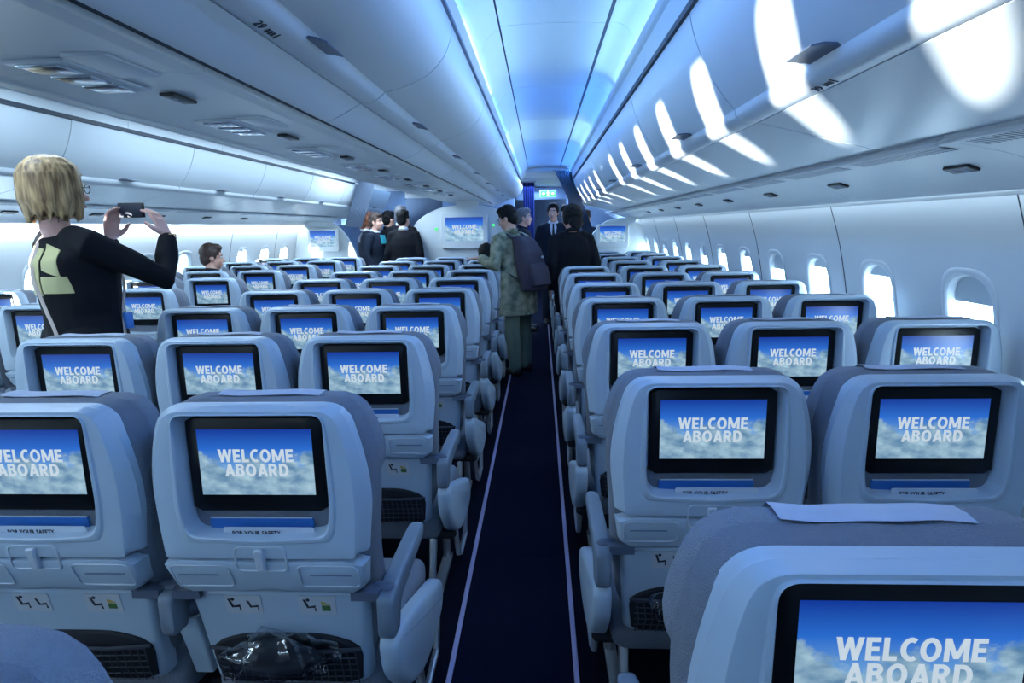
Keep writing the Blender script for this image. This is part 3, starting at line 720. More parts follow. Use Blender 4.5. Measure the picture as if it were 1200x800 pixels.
def row_label(bin_, p, n, yy, flipx):
    # print lies on the rail: local frame x along the aisle, z up the rail
    p = Vector((p[0], 0, p[1])); n = Vector((n[0], 0, n[1])).normalized()
    xa = Vector((0, -1, 0)) if flipx else Vector((0, 1, 0)); za = (-n).cross(xa).normalized(); 
    mt = text_mesh('29', 0.036, 0.022, INK, 0.015)
    vs = [(v.co+Vector((-0.035, 0, 0))) for v in mt.vertices]; fs = [tuple(q.vertices) for q in mt.polygons]
    mm = M(); mm.add(vs, fs)
    for k_ in range(3): mm.box(0.0+k_*0.014, 0.009+k_*0.014, -0.0008, 0, -0.009, 0.006)
    mm.box(0.046, 0.052, -0.0008, 0, -0.011, 0.011)
    za = n.cross(xa)*-1
    R_ = Matrix((xa, -n, xa.cross(-n))).transposed()
    me = mm.mesh('row_number', INK, smooth=False, fn=lambda q: R_ @ q + p + n*0.0012)
    o = part('row_number', me, bin_); o.location = (0, yy, 0)
row_label(RBINS[0], (1.768, 1.8155), (-0.25, -0.97), 0.09, True)
row_label(CBINS[0], (0.485, 1.951), (0.35, -0.94), -0.20, False)

# ------------------------------------------------------------------ the passenger seat
def lean(z):                                               # the back is upright behind the monitor, sloping forward below it
    if z >= 0.83: return 0.0
    if z >= 0.69: return 0.055*((0.83-z)/0.14)**1.5
    return 0.055+(0.69-z)*0.17
def LP(pts, off): return [(p.x, lean(p.y)+(off(p) if callable(off) else off), p.y) for p in pts]
def seat_mesh(mm, name, m, ang=38, mirror=False): return mm.mesh(name, m, ang=ang, dz=-ZF, mirror=mirror)
def slab(outl, c, y0, y1, r, n=64):                         # rounded slab following the lean of the back
    o = angular(outl, c, n); L = []
    st = 4
    for i in range(st+1):
        a = math.pi/2*i/st; L.append(LP(inset(o, c, r*(1-math.sin(a))), y0+r*(1-math.cos(a))))
    for i in range(st+1):
        a = math.pi/2*(1-i/st); L.append(LP(inset(o, c, r*(1-math.sin(a))), y1-r*(1-math.cos(a))))
    cv = Vector(c); mm = M()
    # domed faces
    L.insert(0, LP(inset(o, c, r+0.03), y0-0.0)); L.append(LP(inset(o, c, r+0.03), y1+0.004))
    mm.loft(L, True, True, (cv.x, lean(cv.y)+y0, cv.y), (cv.x, lean(cv.y)+y1+0.012, cv.y))
    return mm
# shell with monitor recess
so = rpoly([(-0.226, 0.819), (0.226, 0.819), (0.238, 0.955), (0.224, 1.055), (0.192, 1.151), (-0.192, 1.151), (-0.224, 1.055), (-0.238, 0.955)], [0.006, 0.006, 0.08, 0.06, 0.045, 0.045, 0.06, 0.08])
fo = rpoly([(-0.203, 0.819), (0.203, 0.819), (0.212, 0.94), (0.203, 1.05), (0.178, 1.144), (-0.178, 1.144), (-0.203, 1.05), (-0.212, 0.94)], [0.004, 0.004, 0.08, 0.06, 0.04, 0.04, 0.06, 0.08])
sc_ = (0, 0.975); EX = [(math.atan2(z-0.975, x)+math.radians(d)) % (2*math.pi) for x, z in ((0.149, 1.131), (-0.149, 1.131), (0.146, 0.879), (-0.146, 0.879)) for d in (-5, -3.4, -2, -0.7, 0.7, 2, 3.4, 5)]
SO = angular(so, sc_, 84, EX); FO = angular(fo, sc_, 84, EX)
ro = angular(rpoly([(-0.150, 0.872), (0, 0.863), (0.150, 0.872), (0.159, 0.935), (0.1565, 1.136), (-0.1565, 1.136), (-0.159, 0.935)], [0.030, 0.02, 0.030, 0.05, 0.024, 0.024, 0.05]), sc_, 84, EX)
def rdepth(p): return 0.038+0.03*max(0, min(1, (0.935-p.y)/0.05))
def sd(k0, k1): return lambda p: k0+k1*max(0, min(1, (1.15-p.y)/0.36))
shell = M().loft([LP(inset(SO, sc_, 0.02), sd(0.05, 0.06)), LP(SO, sd(0.045, 0.055)), LP(SO, sd(0.030, 0.030)), LP(inset(SO, sc_, 0.002), sd(0.024, 0.024)), LP([a*0.9+b*0.1 for a, b in zip(SO, FO)], sd(0.019, 0.019)), LP([a*0.10+b*0.90 for a, b in zip(SO, FO)], 0.003), LP(FO, 0.0006), LP([a*0.95+b*0.05 for a, b in zip(FO, ro)], 0.0),
    LP([b+(a-b)*0.26 for a, b in zip(FO, ro)], 0.0), LP([b+(a-b)*0.18 for a, b in zip(FO, ro)], -0.004), LP([b+(a-b)*0.05 for a, b in zip(FO, ro)], -0.005), LP(ro, -0.003), LP(inset(ro, sc_, 0.002), 0.003), LP(inset(ro, sc_, 0.006), lambda p: rdepth(p)-0.008), LP(inset(ro, sc_, 0.009), lambda p: rdepth(p)-0.002), LP(inset(ro, sc_, 0.016), rdepth), LP(inset(ro, sc_, 0.03), rdepth)],
    True, True, None, (0, 0.038, 0.975))
ME = {}
ME['back_shell'] = seat_mesh(shell, 'back_shell', SHELL, 30)
# tray table
tc_ = (0, 0.765); to = angular(rpoly([(-0.209, 0.714), (0.209, 0.714), (0.2255, 0.815), (-0.2255, 0.815)], 0.008), tc_, 60)
tray = M().loft([LP(to, 0.060), LP(to, 0.034), LP(inset(to, tc_, 0.003), 0.018), LP(inset(to, tc_, 0.006), 0.006), LP(inset(to, tc_, 0.009), 0.002), LP(inset(to, tc_, 0.02), 0.0)])
ME['tray_table'] = seat_mesh(tray, 'tray_table', SHELL, 42)
def rim(x0, x1, z0, z1, r, rad, off=0.0005):
    p = rpoly([(x0, z0), (x1, z0), (x1, z1), (x0, z1)], r, 5)
    return M().tube([(q.x, lean(q.y)+off, q.y) for q in p], rad, 6, closed=True)
t = rim(-0.055, 0.055, 0.786, 0.846, 0.014, 0.0028)
for q in ((-0.203, -0.075), (0.075, 0.203)): t.v, t.f = (lambda a, b: (a.v+b.v, a.f+[tuple(i+len(a.v) for i in f) for f in b.f]))(t, rim(q[0], q[1], 0.738, 0.800, 0.014, 0.0020))
ME['moulded_rim'] = seat_mesh(t, 'moulded_rim', RIM)
lt = M(); lt.loft([LP([Vector((x, z)) for x, z, _ in rr_xy(-0.010+i, 0.010-i, 0.790+i, 0.843-i, 0.004, 0)], o) for o, i in ((0.003, 0), (-0.006, 0), (-0.009, 0.003))])
ME['tray_latch'] = seat_mesh(lt, 'tray_latch', RIM)
lw = M()
for x0, x1 in ((-0.19, -0.10), (0.10, 0.19)): lw.add([(x0, lean(0.775)-0.0014, 0.773), (x1, lean(0.775)-0.0014, 0.773), (x1, lean(0.775)-0.0014, 0.7765), (x0, lean(0.775)-0.0014, 0.7765)], [(0, 1, 2, 3)])
ME['small_print'] = seat_mesh(lw, 'small_print', INKL)
# monitor
ZT = 1.124
mc = (0, 1.02); mo = angular(rpoly([(-0.147, ZT-0.2095), (0.147, ZT-0.2095), (0.147, ZT), (-0.147, ZT)], 0.014), mc, 60)
MY = 0.026
mon = M().loft([LP(mo, MY+0.014), LP(mo, MY+0.004), LP(inset(mo, mc, 0.002), MY+0.0015), LP(inset(mo, mc, 0.005), MY)])
ME['monitor'] = seat_mesh(mon, 'monitor', BEZEL)
ME['screen'] = screen_mesh(SCW, SCH, SCREEN)
ME['lettering'] = welcome(SCW, LETTER)
SCZ = 1.0255; SLOPE = 0.0
# lower back panel
lo = rpoly([(-0.186, 0.435), (0.186, 0.435), (0.205, 0.706), (-0.205, 0.706)], 0.012); lc = (0, 0.57); LO = angular(lo, lc, 60)
low = M().loft([LP(LO, 0.055), LP(LO, 0.026), LP(inset(LO, lc, 0.004), 0.016), LP(inset(LO, lc, 0.012), 0.010), LP(inset(LO, lc, 0.02), 0.009)])
ME['lower_back_panel'] = seat_mesh(low, 'lower_back_panel', SHELL2)
po = angular(rpoly([(-0.168, 0.445), (0.168, 0.445), (0.180, 0.555), (0.10, 0.588), (-0.10, 0.588), (-0.180, 0.555)], [0.01, 0.01, 0.03, 0.05, 0.05, 0.03]), (0, 0.515), 48)
ME['seat_pocket'] = seat_mesh(M().loft([LP(po, 0.012), LP(po, 0.004), LP(inset(po, (0, 0.515), 0.006), 0.0)]), 'seat_pocket', NETB)
nt_ = M()
for i in range(19):
    a = -0.16+i*0.018
    nt_.tube([(a, lean(0.45)-0.006, 0.45), (a+0.006, lean(0.495)-0.016, 0.495), (a, lean(0.548)-0.007, 0.548)], 0.0017, 4, caps=False)
for i in range(6):
    z = 0.455+i*0.018; nt_.tube([(-0.164, lean(z)-0.006, z), (0, lean(z)-0.017, z+0.003), (0.164, lean(z)-0.006, z)], 0.0017, 4, caps=False)
nt_.tube([(-0.174, lean(0.552)-0.004, 0.552), (-0.08, lean(0.552)-0.016, 0.552), (0.08, lean(0.552)-0.016, 0.552), (0.174, lean(0.552)-0.004, 0.552)], 0.005, 6)
ME['pocket_net'] = seat_mesh(nt_, 'pocket_net', NET)
for kk, x0 in (('sl', -0.125), ('sr', 0.045)):
  st = M(); st.loft([LP([Vector((x, z)) for x, z, _ in rr_xy(x0, x0+0.085, 0.642, 0.695, 0.004, 0)], o) for o in (0.0095, 0.0075)])
  ME[kk] = seat_mesh(st, 'life_vest_label', STICK)
pk = M(); lq = lambda P_: pk.loft([LP([Vector(p) for p in P_], o) for o in (0.0076, 0.0066)])
r_ = lambda x0, x1, z0, z1: lq([(x0, z0), (x1, z0), (x1, z1), (x0, z1)])
for x0 in (-0.118, -0.076, 0.056):                          # little seated figures and seats
    lq([(x0, 0.684), (x0+0.006, 0.684), (x0+0.013, 0.662), (x0+0.008, 0.660)]); lq([(x0+0.008, 0.660), (x0+0.013, 0.665), (x0+0.028, 0.668), (x0+0.027, 0.662)])
    lq([(x0+0.012+0.0045*math.cos(q), 0.683+0.0045*math.sin(q)) for q in [2*math.pi*i/8 for i in range(8)]]); lq([(x0+0.026, 0.668), (x0+0.029, 0.652), (x0+0.025, 0.652)])
ME['pictogram'] = seat_mesh(pk, 'pictogram', INK)
pk = M(); r_(0.098, 0.118, 0.653, 0.668); ME['pictogram_green'] = seat_mesh(pk, 'pictogram', GRN)
pk = M(); r_(0.098, 0.118, 0.670, 0.686); ME['pictogram_yellow'] = seat_mesh(pk, 'pictogram', YEL)
# hinge brackets at the foot of the shell
def hinge(sx):
    mm = M(); mm.loft([[(sx*x, lean(0.70)+y, z) for x, y in ((0.172, -0.002), (0.234, -0.002), (0.239, 0.02), (0.239, 0.045), (0.172, 0.045))] for z in (0.692, 0.713)])
    mm.tube([(sx*0.230, lean(0.70)+0.03, 0.703), (sx*0.249, lean(0.70)+0.03, 0.703)], 0.016, 10)
    return seat_mesh(mm, 'hinge_bracket', HINGE)
ME['hinge_r'], ME['hinge_l'] = hinge(1), hinge(-1)
# cushions
ME['back_cushion'] = seat_mesh(slab(rpoly([(-0.195, 0.46), (0.195, 0.46), (0.226, 0.72), (0.243, 0.97), (0.234, 1.05), (0.200, 1.146), (-0.200, 1.146), (-0.234, 1.05), (-0.243, 0.97), (-0.226, 0.72)], 0.07), (0, 0.85), 0.040, 0.125, 0.022, 72), 'back_cushion', FABRIC, 60)
ME['headrest'] = seat_mesh(slab(rpoly([(-0.20, 0.925), (0.20, 0.925), (0.247, 0.985), (0.243, 1.045), (0.203, 1.147), (-0.203, 1.147), (-0.243, 1.045), (-0.247, 0.985)], 0.07), (0, 1.05), 0.098, 0.165, 0.024, 64), 'headrest', FABRIC2, 60)
hc = M(); L = []
for (yy, zz) in ((0.094, 1.115), (0.0965, 1.137), (0.108, 1.1485), (0.13, 1.151), (0.155, 1.1485), (0.170, 1.133), (0.180, 1.08), (0.182, 1.0)):
    L.append([(x, lean(zz)+yy+0.0025*math.sin(x*60+zz*30), zz+0.0015*math.sin(x*40)) for x in [-0.115+0.23*i/16 for i in range(17)]])
hc.loft(L[2:], closed=False)
ME['headrest_cover'] = seat_mesh(hc, 'headrest_cover', COVER, 80)
sp_ = M(); cr = [(y, z) for y, z in ((0.16, 0.0),)]
sl_ = []
for y, z0, z1, hw in ((0.14, 0.36, 0.43, 0.20), (0.16, 0.35, 0.455, 0.212), (0.25, 0.345, 0.468, 0.218), (0.45, 0.345, 0.475, 0.22), (0.60, 0.35, 0.468, 0.22), (0.645, 0.365, 0.45, 0.215), (0.66, 0.38, 0.43, 0.205)):
    sl_.append([(x, y, z) for x, z, _ in rr_xy(-hw, hw, z0, z1, 0.03, 0)])
ME['seat_cushion'] = seat_mesh(sp_.loft(sl_), 'seat_cushion', FABRIC, 60)
fr = M(); fr.tube([(-0.24, 0.24, 0.33), (0.24, 0.24, 0.33)], 0.022, 8); fr.tube([(-0.24, 0.5, 0.33), (0.24, 0.5, 0.33)], 0.022, 8)
fr.box(-0.21, 0.21, 0.2, 0.56, 0.335, 0.352)
ME['seat_frame'] = seat_mesh(fr, 'seat_frame', NETB)
def leg(sx):
    mm = M(); x = sx*0.17
    mm.tube([(x, 0.50, 0.32), (x, 0.53, 0.2), (x, 0.545, ZF+0.012)], [0.016, 0.014, 0.018], 8)
    mm.tube([(x, 0.24, 0.32), (x, 0.20, 0.2), (x, 0.17, ZF+0.012)], [0.016, 0.014, 0.018], 8)
    mm.box(x-0.02, x+0.02, 0.13, 0.58, ZF, ZF+0.02)
    return seat_mesh(mm, 'leg', METAL)
ME['leg_r'], ME['leg_l'] = leg(1), leg(-1)
lb_ = M(); lb_.tube([(0.215, 0.60, 0.34), (0.232, 0.66, 0.30), (0.236, 0.70, 0.2), (0.236, 0.66, 0.105), (0.236, 0.5, 0.10), (0.236, 0.44, 0.13), (0.225, 0.42, 0.32)], 0.011, 8)
ME['bag_bar'] = seat_mesh(lb_, 'baggage_bar', METAL); ME['bag_bar_m'] = seat_mesh(lb_, 'baggage_bar', METAL, mirror=True)
# aisle armrest pod and arm
PODP = rpoly([(0.075, 0.600), (0.048, 0.58), (0.06, 0.50), (0.15, 0.39), (0.31, 0.305), (0.50, 0.275), (0.625, 0.295), (0.65, 0.345), (0.62, 0.40)], [0.012, 0.02, 0.06, 0.08, 0.08, 0.08, 0.04, 0.04, 0.035])
pc = (0.22, 0.44)
def podm(mirror):
    o = [Vector(p) for p in PODP]; C_ = Vector(pc)
    def ins(d):
        out = []
        n = len(o)
        for i in range(n):
            a, b = o[(i-2) % n], o[(i+2) % n]; t = (b-a); t.normalize(); out.append(o[i]+Vector((-t.y, t.x))*d)
        return out
    # inset direction check (polygon runs clockwise or not)
    area = sum(o[i].x*o[(i+1) % len(o)].y-o[(i+1) % len(o)].x*o[i].y for i in range(len(o)))
    sg = 1 if area > 0 else -1
    L = [[(x, p.x, p.y) for p in ins(d*sg)] for x, d in ((0.226, 0.010), (0.229, 0.003), (0.234, 0), (0.258, 0), (0.267, 0.003), (0.272, 0.010), (0.274, 0.022))]
    return seat_mesh(M().loft(L), 'armrest_pod', POD, 40, mirror)
ME['pod_r'], ME['pod_l'] = podm(False), podm(True)
def armm(x0, x1, mirror, low=False):
    mm = M(); L = []
    for y, z0, z1, s_ in ((0.040, 0.610, 0.690, 0.75), (0.048, 0.600, 0.703, 0.95), (0.085, 0.598, 0.710, 1), (0.105, 0.645, 0.712, 1), (0.14, 0.655, 0.712, 1), (0.30, 0.662, 0.708, 1), (0.385, 0.664, 0.704, 0.95), (0.41, 0.668, 0.697, 0.8), (0.418, 0.674, 0.690, 0.55)):
        c, h = (x0+x1)/2, (x1-x0)/2*s_
        L.append([(x, y, z) for x, z, _ in rr_xy(c-h, c+h, z0, z1, 0.010, 0)])
    return seat_mesh(mm.loft(L), 'armrest', ARM, 50, mirror)
ME['arm_r'], ME['arm_l'] = armm(0.228, 0.270, False), armm(0.228, 0.270, True)
ME['iarm_r'], ME['iarm_l'] = armm(0.230, 0.270, False), armm(0.230, 0.270, True)
def post(mirror):
    mm = M(); L = []
    for z, y0, y1, w_ in ((0.42, 0.155, 0.30, 0.024), (0.50, 0.135, 0.28, 0.026), (0.58, 0.112, 0.25, 0.028), (0.60, 0.112, 0.24, 0.024)):
        L.append(rr_xy(0.25-w_, 0.25+w_, y0, y1, 0.006, z))
    mm.loft(L); return seat_mesh(mm, 'armrest_post', SHELL2, 40, mirror)
ME['post_r'], ME['post_l'] = post(False), post(True)
def knob(mirror):
    return seat_mesh(M().tube([(0.234, 0.115, 0.632), (0.266, 0.115, 0.632)], 0.026, 14), 'armrest_pivot', GREYLATCH, 40, mirror)
ME['knob_r'], ME['knob_l'] = knob(False), knob(True)

def make_seat(variant):
    e = empty('passenger_seat')
    part('back_shell', ME['back_shell'], e)
    tt = part('tray_table', ME['tray_table'], e); part('moulded_rim', ME['moulded_rim'], tt); part('tray_latch', ME['tray_latch'], tt); part('small_print', ME['small_print'], tt)
    mo_ = part('monitor', ME['monitor'], e, label='black-framed lit seat monitor')
    s_ = part('screen', ME['screen'], mo_); s_.location = (0, MY-0.0008, SCZ-ZF); s_.rotation_euler = (SLOPE, 0, 0)
    # lettering sits on the screen plane, a sub-part of the monitor
    l_ = part('lettering', ME['lettering'], mo_); l_.location = (0, MY-0.0010, SCZ-ZF); l_.rotation_euler = (SLOPE, 0, 0)
    lp = part('lower_back_panel', ME['lower_back_panel'], e); part('life_vest_label', ME['sl'], lp); part('life_vest_label', ME['sr'], lp)
    for k_ in ('pictogram', 'pictogram_green', 'pictogram_yellow'): part('pictogram', ME[k_], lp, 'stuff' if k_ == 'pictogram' else None)
    pk_ = part('seat_pocket', ME['seat_pocket'], e); part('pocket_net', ME['pocket_net'], pk_, 'stuff')
    part('hinge_bracket', ME['hinge_r'], e); part('hinge_bracket', ME['hinge_l'], e)
    part('back_cushion', ME['back_cushion'], e); hr = part('headrest', ME['headrest'], e); part('headrest_cover', ME['headrest_cover'], hr, label='pale headrest cloth')
    part('seat_cushion', ME['seat_cushion'], e); part('seat_frame', ME['seat_frame'], e)
    part('leg', ME['leg_r'], e); part('leg', ME['leg_l'], e)
    for q, kind in variant:                                  # side, aisle or inner
        sfx = 'r' if q > 0 else 'l'
        if kind == 'aisle':
            part('armrest_pod', ME['pod_'+sfx], e); part('armrest', ME['arm_'+sfx], e)
            part('baggage_bar', ME['bag_bar' if q > 0 else 'bag_bar_m'], e)
        else:
            part('armrest', ME['iarm_'+sfx], e); part('armrest_post', ME['post_'+sfx], e); part('armrest_pivot', ME['knob_'+sfx], e)
    return e
PROTO = {'A': make_seat(((1, 'aisle'), (-1, 'in'))), 'B': make_seat(((-1, 'aisle'), (1, 'in'))), 'M': make_seat(()), 'W': make_seat(((1, 'in'), (-1, 'in')))}
used = set()
SEATS = {}
def px_of(x, y, z):
    d = Vector((x, y, z))-CAM; w_ = d.dot(fwd)
    return (600+F_PX*d.dot(r2)/w_, 400-F_PX*d.dot(u2)/w_) if w_ > 0.05 else (9999, 9999)
def place(block, k, x, y, var, pos, n):
    bn = {'R': 'right-hand block', 'C': 'centre block', 'L': 'left-hand block'}[block]
    p = PROTO[var]
    o = p if var not in used else copy_tree(p)
    used.add(var); o.location = (x, y, ZF)
    tag(o, '%s seat of the %s, %s row away from the camera, pale grey back shell' % (pos, bn, ORD[n]), 'seat', 'pale grey passenger seats')
    SEATS[(block, k, pos)] = o
for k in range(0, 11):
    y = 0.572+0.8*k+(0.018 if k == 0 else 0)
    for x, var, pos in ((1.498, 'B', 'aisle'), (1.998, 'M', 'middle'), (2.497, 'W', 'window')):
        if k == 0 and pos != 'aisle' or (k == 1 and pos == 'window'): continue
        place('R', k, x, y, var, pos, k)
for k in range(0, 10):
    y = 0.367+0.8*k-(0.03 if k == 0 else 0)
    for x, var, pos in ((0.4995, 'A', 'right-aisle'), (0.0, 'M', 'middle'), (-0.4995, 'B', 'left-aisle')):
        if k == 0 and pos != 'right-aisle' or (k == 1 and pos == 'left-aisle'): continue
        place('C', k, x-(0.03 if k == 0 else 0), y, var, pos, k)
for k in range(3, 10):
    y = 2.98+0.84*(k-3)
    for x, var, pos in ((-1.478, 'A', 'aisle'), (-1.980, 'M', 'middle'), (-2.480, 'W', 'window')):
        if px_of(x, y, 1.05)[0] < -75: continue
        place('L', k, x, y, var, pos, k-3)

# ------------------------------------------------------------------ things in the seat pockets
card_txt = text_mesh('FOR YOUR SAFETY', 0.105, 0.011, INK, 0.01, 0.0004)
WHERE = {'C1r': (0.4995, 1.167, 'centre seat by the aisle, second row'), 'C1m': (0.0, 1.167, 'centre middle seat, second row'),
         'R1a': (1.495, 1.372, 'right-hand aisle seat, second row'), 'R1m': (1.995, 1.372, 'right-hand middle seat, second row'),
         'C2r': (0.4995, 1.967, 'centre seat by the aisle, third row'), 'C2m': (0.0, 1.967, 'centre middle seat, third row'),
         'R2a': (1.495, 2.172, 'right-hand aisle seat, third row'), 'R2m': (1.995, 2.172, 'right-hand middle seat, third row'), 'R0a': (1.495, 0.6045, 'nearest right-hand aisle seat')}
mg = M(); mg.loft([[(x, y, z) for x, z, _ in rr_xy(-0.118, 0.108, -0.035, 0.028+q, 0.004, 0)] for y, q in ((0.0, 0), (0.006, 0))])
mgm = mg.mesh('magazine', MAGB)
mp_ = M().box(-0.116, 0.106, 0.001, 0.005, 0.028, 0.0295).mesh('pages', CARDW, smooth=False)
cd_ = M().loft([[(x, y, z) for x, z, _ in rr_xy(-0.082, 0.115, -0.03, 0.018, 0.006, 0)] for y in (0.0, 0.0015)]).mesh('safety_card', CARDW)
for key, (x, y, where) in WHERE.items():
    if key == 'R0a': continue
    e = empty('magazine', (x, y+0.036, 0.868)); e.rotation_euler = (0.15, 0, 0); tag(e, 'blue magazine standing in the slot of the %s' % where, 'magazine', 'magazines in seat slots')
    part('cover', mgm, e); part('pages', mp_, e)
    c = empty('safety_card', (x, y+0.018, 0.866)); c.rotation_euler = (0.15, 0, 0); tag(c, 'white safety card in the slot of the %s' % where, 'card', 'safety cards in seat slots')
    part('card', cd_, c); q = part('lettering', card_txt, c); q.location = (-0.01, -0.0006, 0.004)
def plastic_bag(x, y, z, sx, sz, seed, label):
    random.seed(seed); e = empty('plastic_bag', (x, y, z)); tag(e, label, 'bag', 'clear plastic bags in seat pockets')
    mm = M(); mm.ell((0, 0, 0), (sx, 0.045, sz), 36, 20)
    def cr(p):
        n1 = noise.noise(p*16+Vector((seed*3.1, 0, 0))); n2 = noise.noise(p*38+Vector((0, seed*1.7, 0))); a = abs(noise.noise(p*24+Vector((0, 0, seed))))
        return p*(1+0.34*n1+0.18*n2-0.25*a)
    part('film', mm.mesh('film', BAG, fn=cr, ang=28), e)
    mm = M().ell((0, 0.012, -0.01), (sx*0.72, 0.024, sz*0.7), 20, 12)
    part('headset_bundle', mm.mesh('headset_bundle', NETB, fn=lambda p: p*(1+0.25*noise.noise(p*20))), e)
plastic_bag(0.50, 1.167+lean(0.56)-0.040, 0.560, 0.135, 0.060, 3, 'clear crumpled bag in net pocket of the centre seat nearest the right aisle, second row')
plastic_bag(1.475, 1.372+lean(0.56)-0.036, 0.560, 0.105, 0.048, 5, 'clear crumpled bag in net pocket of the right-hand aisle seat, second row')
plastic_bag(0.39, 1.967+lean(0.58)-0.036, 0.580, 0.045, 0.052, 8, 'small clear bag bulging from the centre seat pocket, third row')

# ------------------------------------------------------------------ people
def remesh(mm, name, m, vox, sm=6, fn=None, decimate=None):
    me = bpy.data.meshes.new(name+'_raw'); me.from_pydata(mm.v, [], mm.f)
    bm = bmesh.new(); bm.from_mesh(me); bmesh.ops.recalc_face_normals(bm, faces=bm.faces); bm.to_mesh(me); bm.free()
    o = bpy.data.objects.new(name, me); COL.objects.link(o)
    r = o.modifiers.new('r', 'REMESH'); r.mode = 'VOXEL'; r.voxel_size = vox
    s_ = o.modifiers.new('s', 'SMOOTH'); s_.iterations = sm; s_.factor = 0.5
    dg = bpy.context.evaluated_depsgraph_get(); out = bpy.data.meshes.new_from_object(o.evaluated_get(dg)); bpy.data.objects.remove(o)
    out.name = name; out.materials.clear(); out.materials.append(m)
    if fn:
        for v in out.vertices: v.co = fn(v.co.copy())
    out.polygons.foreach_set('use_smooth', [True]*len(out.polygons)); return out
def hand(mm, wrist, d, palm_n, thumb_side, curl, k=1.0):
    """palm along d, fingers curling towards palm_n, thumb leaving the palm side along thumb_side"""
    d = Vector(d).normalized(); n = Vector(palm_n); n = (n-d*n.dot(d)).normalized(); t = Vector(thumb_side); t = (t-d*t.dot(d)-n*t.dot(n)).normalized()
    w_ = Vector(wrist); L = 0.088*k
    rows = []
    for a, hw, th in ((0, 0.024, 0.018), (0.3, 0.034, 0.017), (0.7, 0.040, 0.015), (1.0, 0.038, 0.012)):
        c = w_+d*(L*a); rows.append([c+t*(hw*k*math.cos(q))+n*(th*k*math.sin(q)) for q in [2*math.pi*i/12 for i in range(12)]])
    mm.loft(rows)
    for i, (off, ln) in enumerate(((0.030, 0.070), (0.010, 0.078), (-0.010, 0.073), (-0.029, 0.058))):
        p = w_+d*(L*0.94)+t*(off*k); pts = [p]; ang = curl*0.5
        for s_ in (0.44, 0.32, 0.24):
            dd = d*math.cos(ang)+n*math.sin(ang); p = p+dd*(ln*k*s_*1.05); pts.append(p); ang += curl
        mm.tube(pts, [0.0095*k, 0.009*k, 0.008*k, 0.0068*k], 8)
    p = w_+d*(L*0.28)+t*(0.026*k); q1 = p+(t*0.75+d*0.62+n*0.2).normalized()*0.042*k; q2 = q1+(t*0.25+d*0.85+n*0.35).normalized()*0.032*k
    mm.tube([p, q1, q2], [0.014*k, 0.011*k, 0.008*k], 8)
HEADH = None
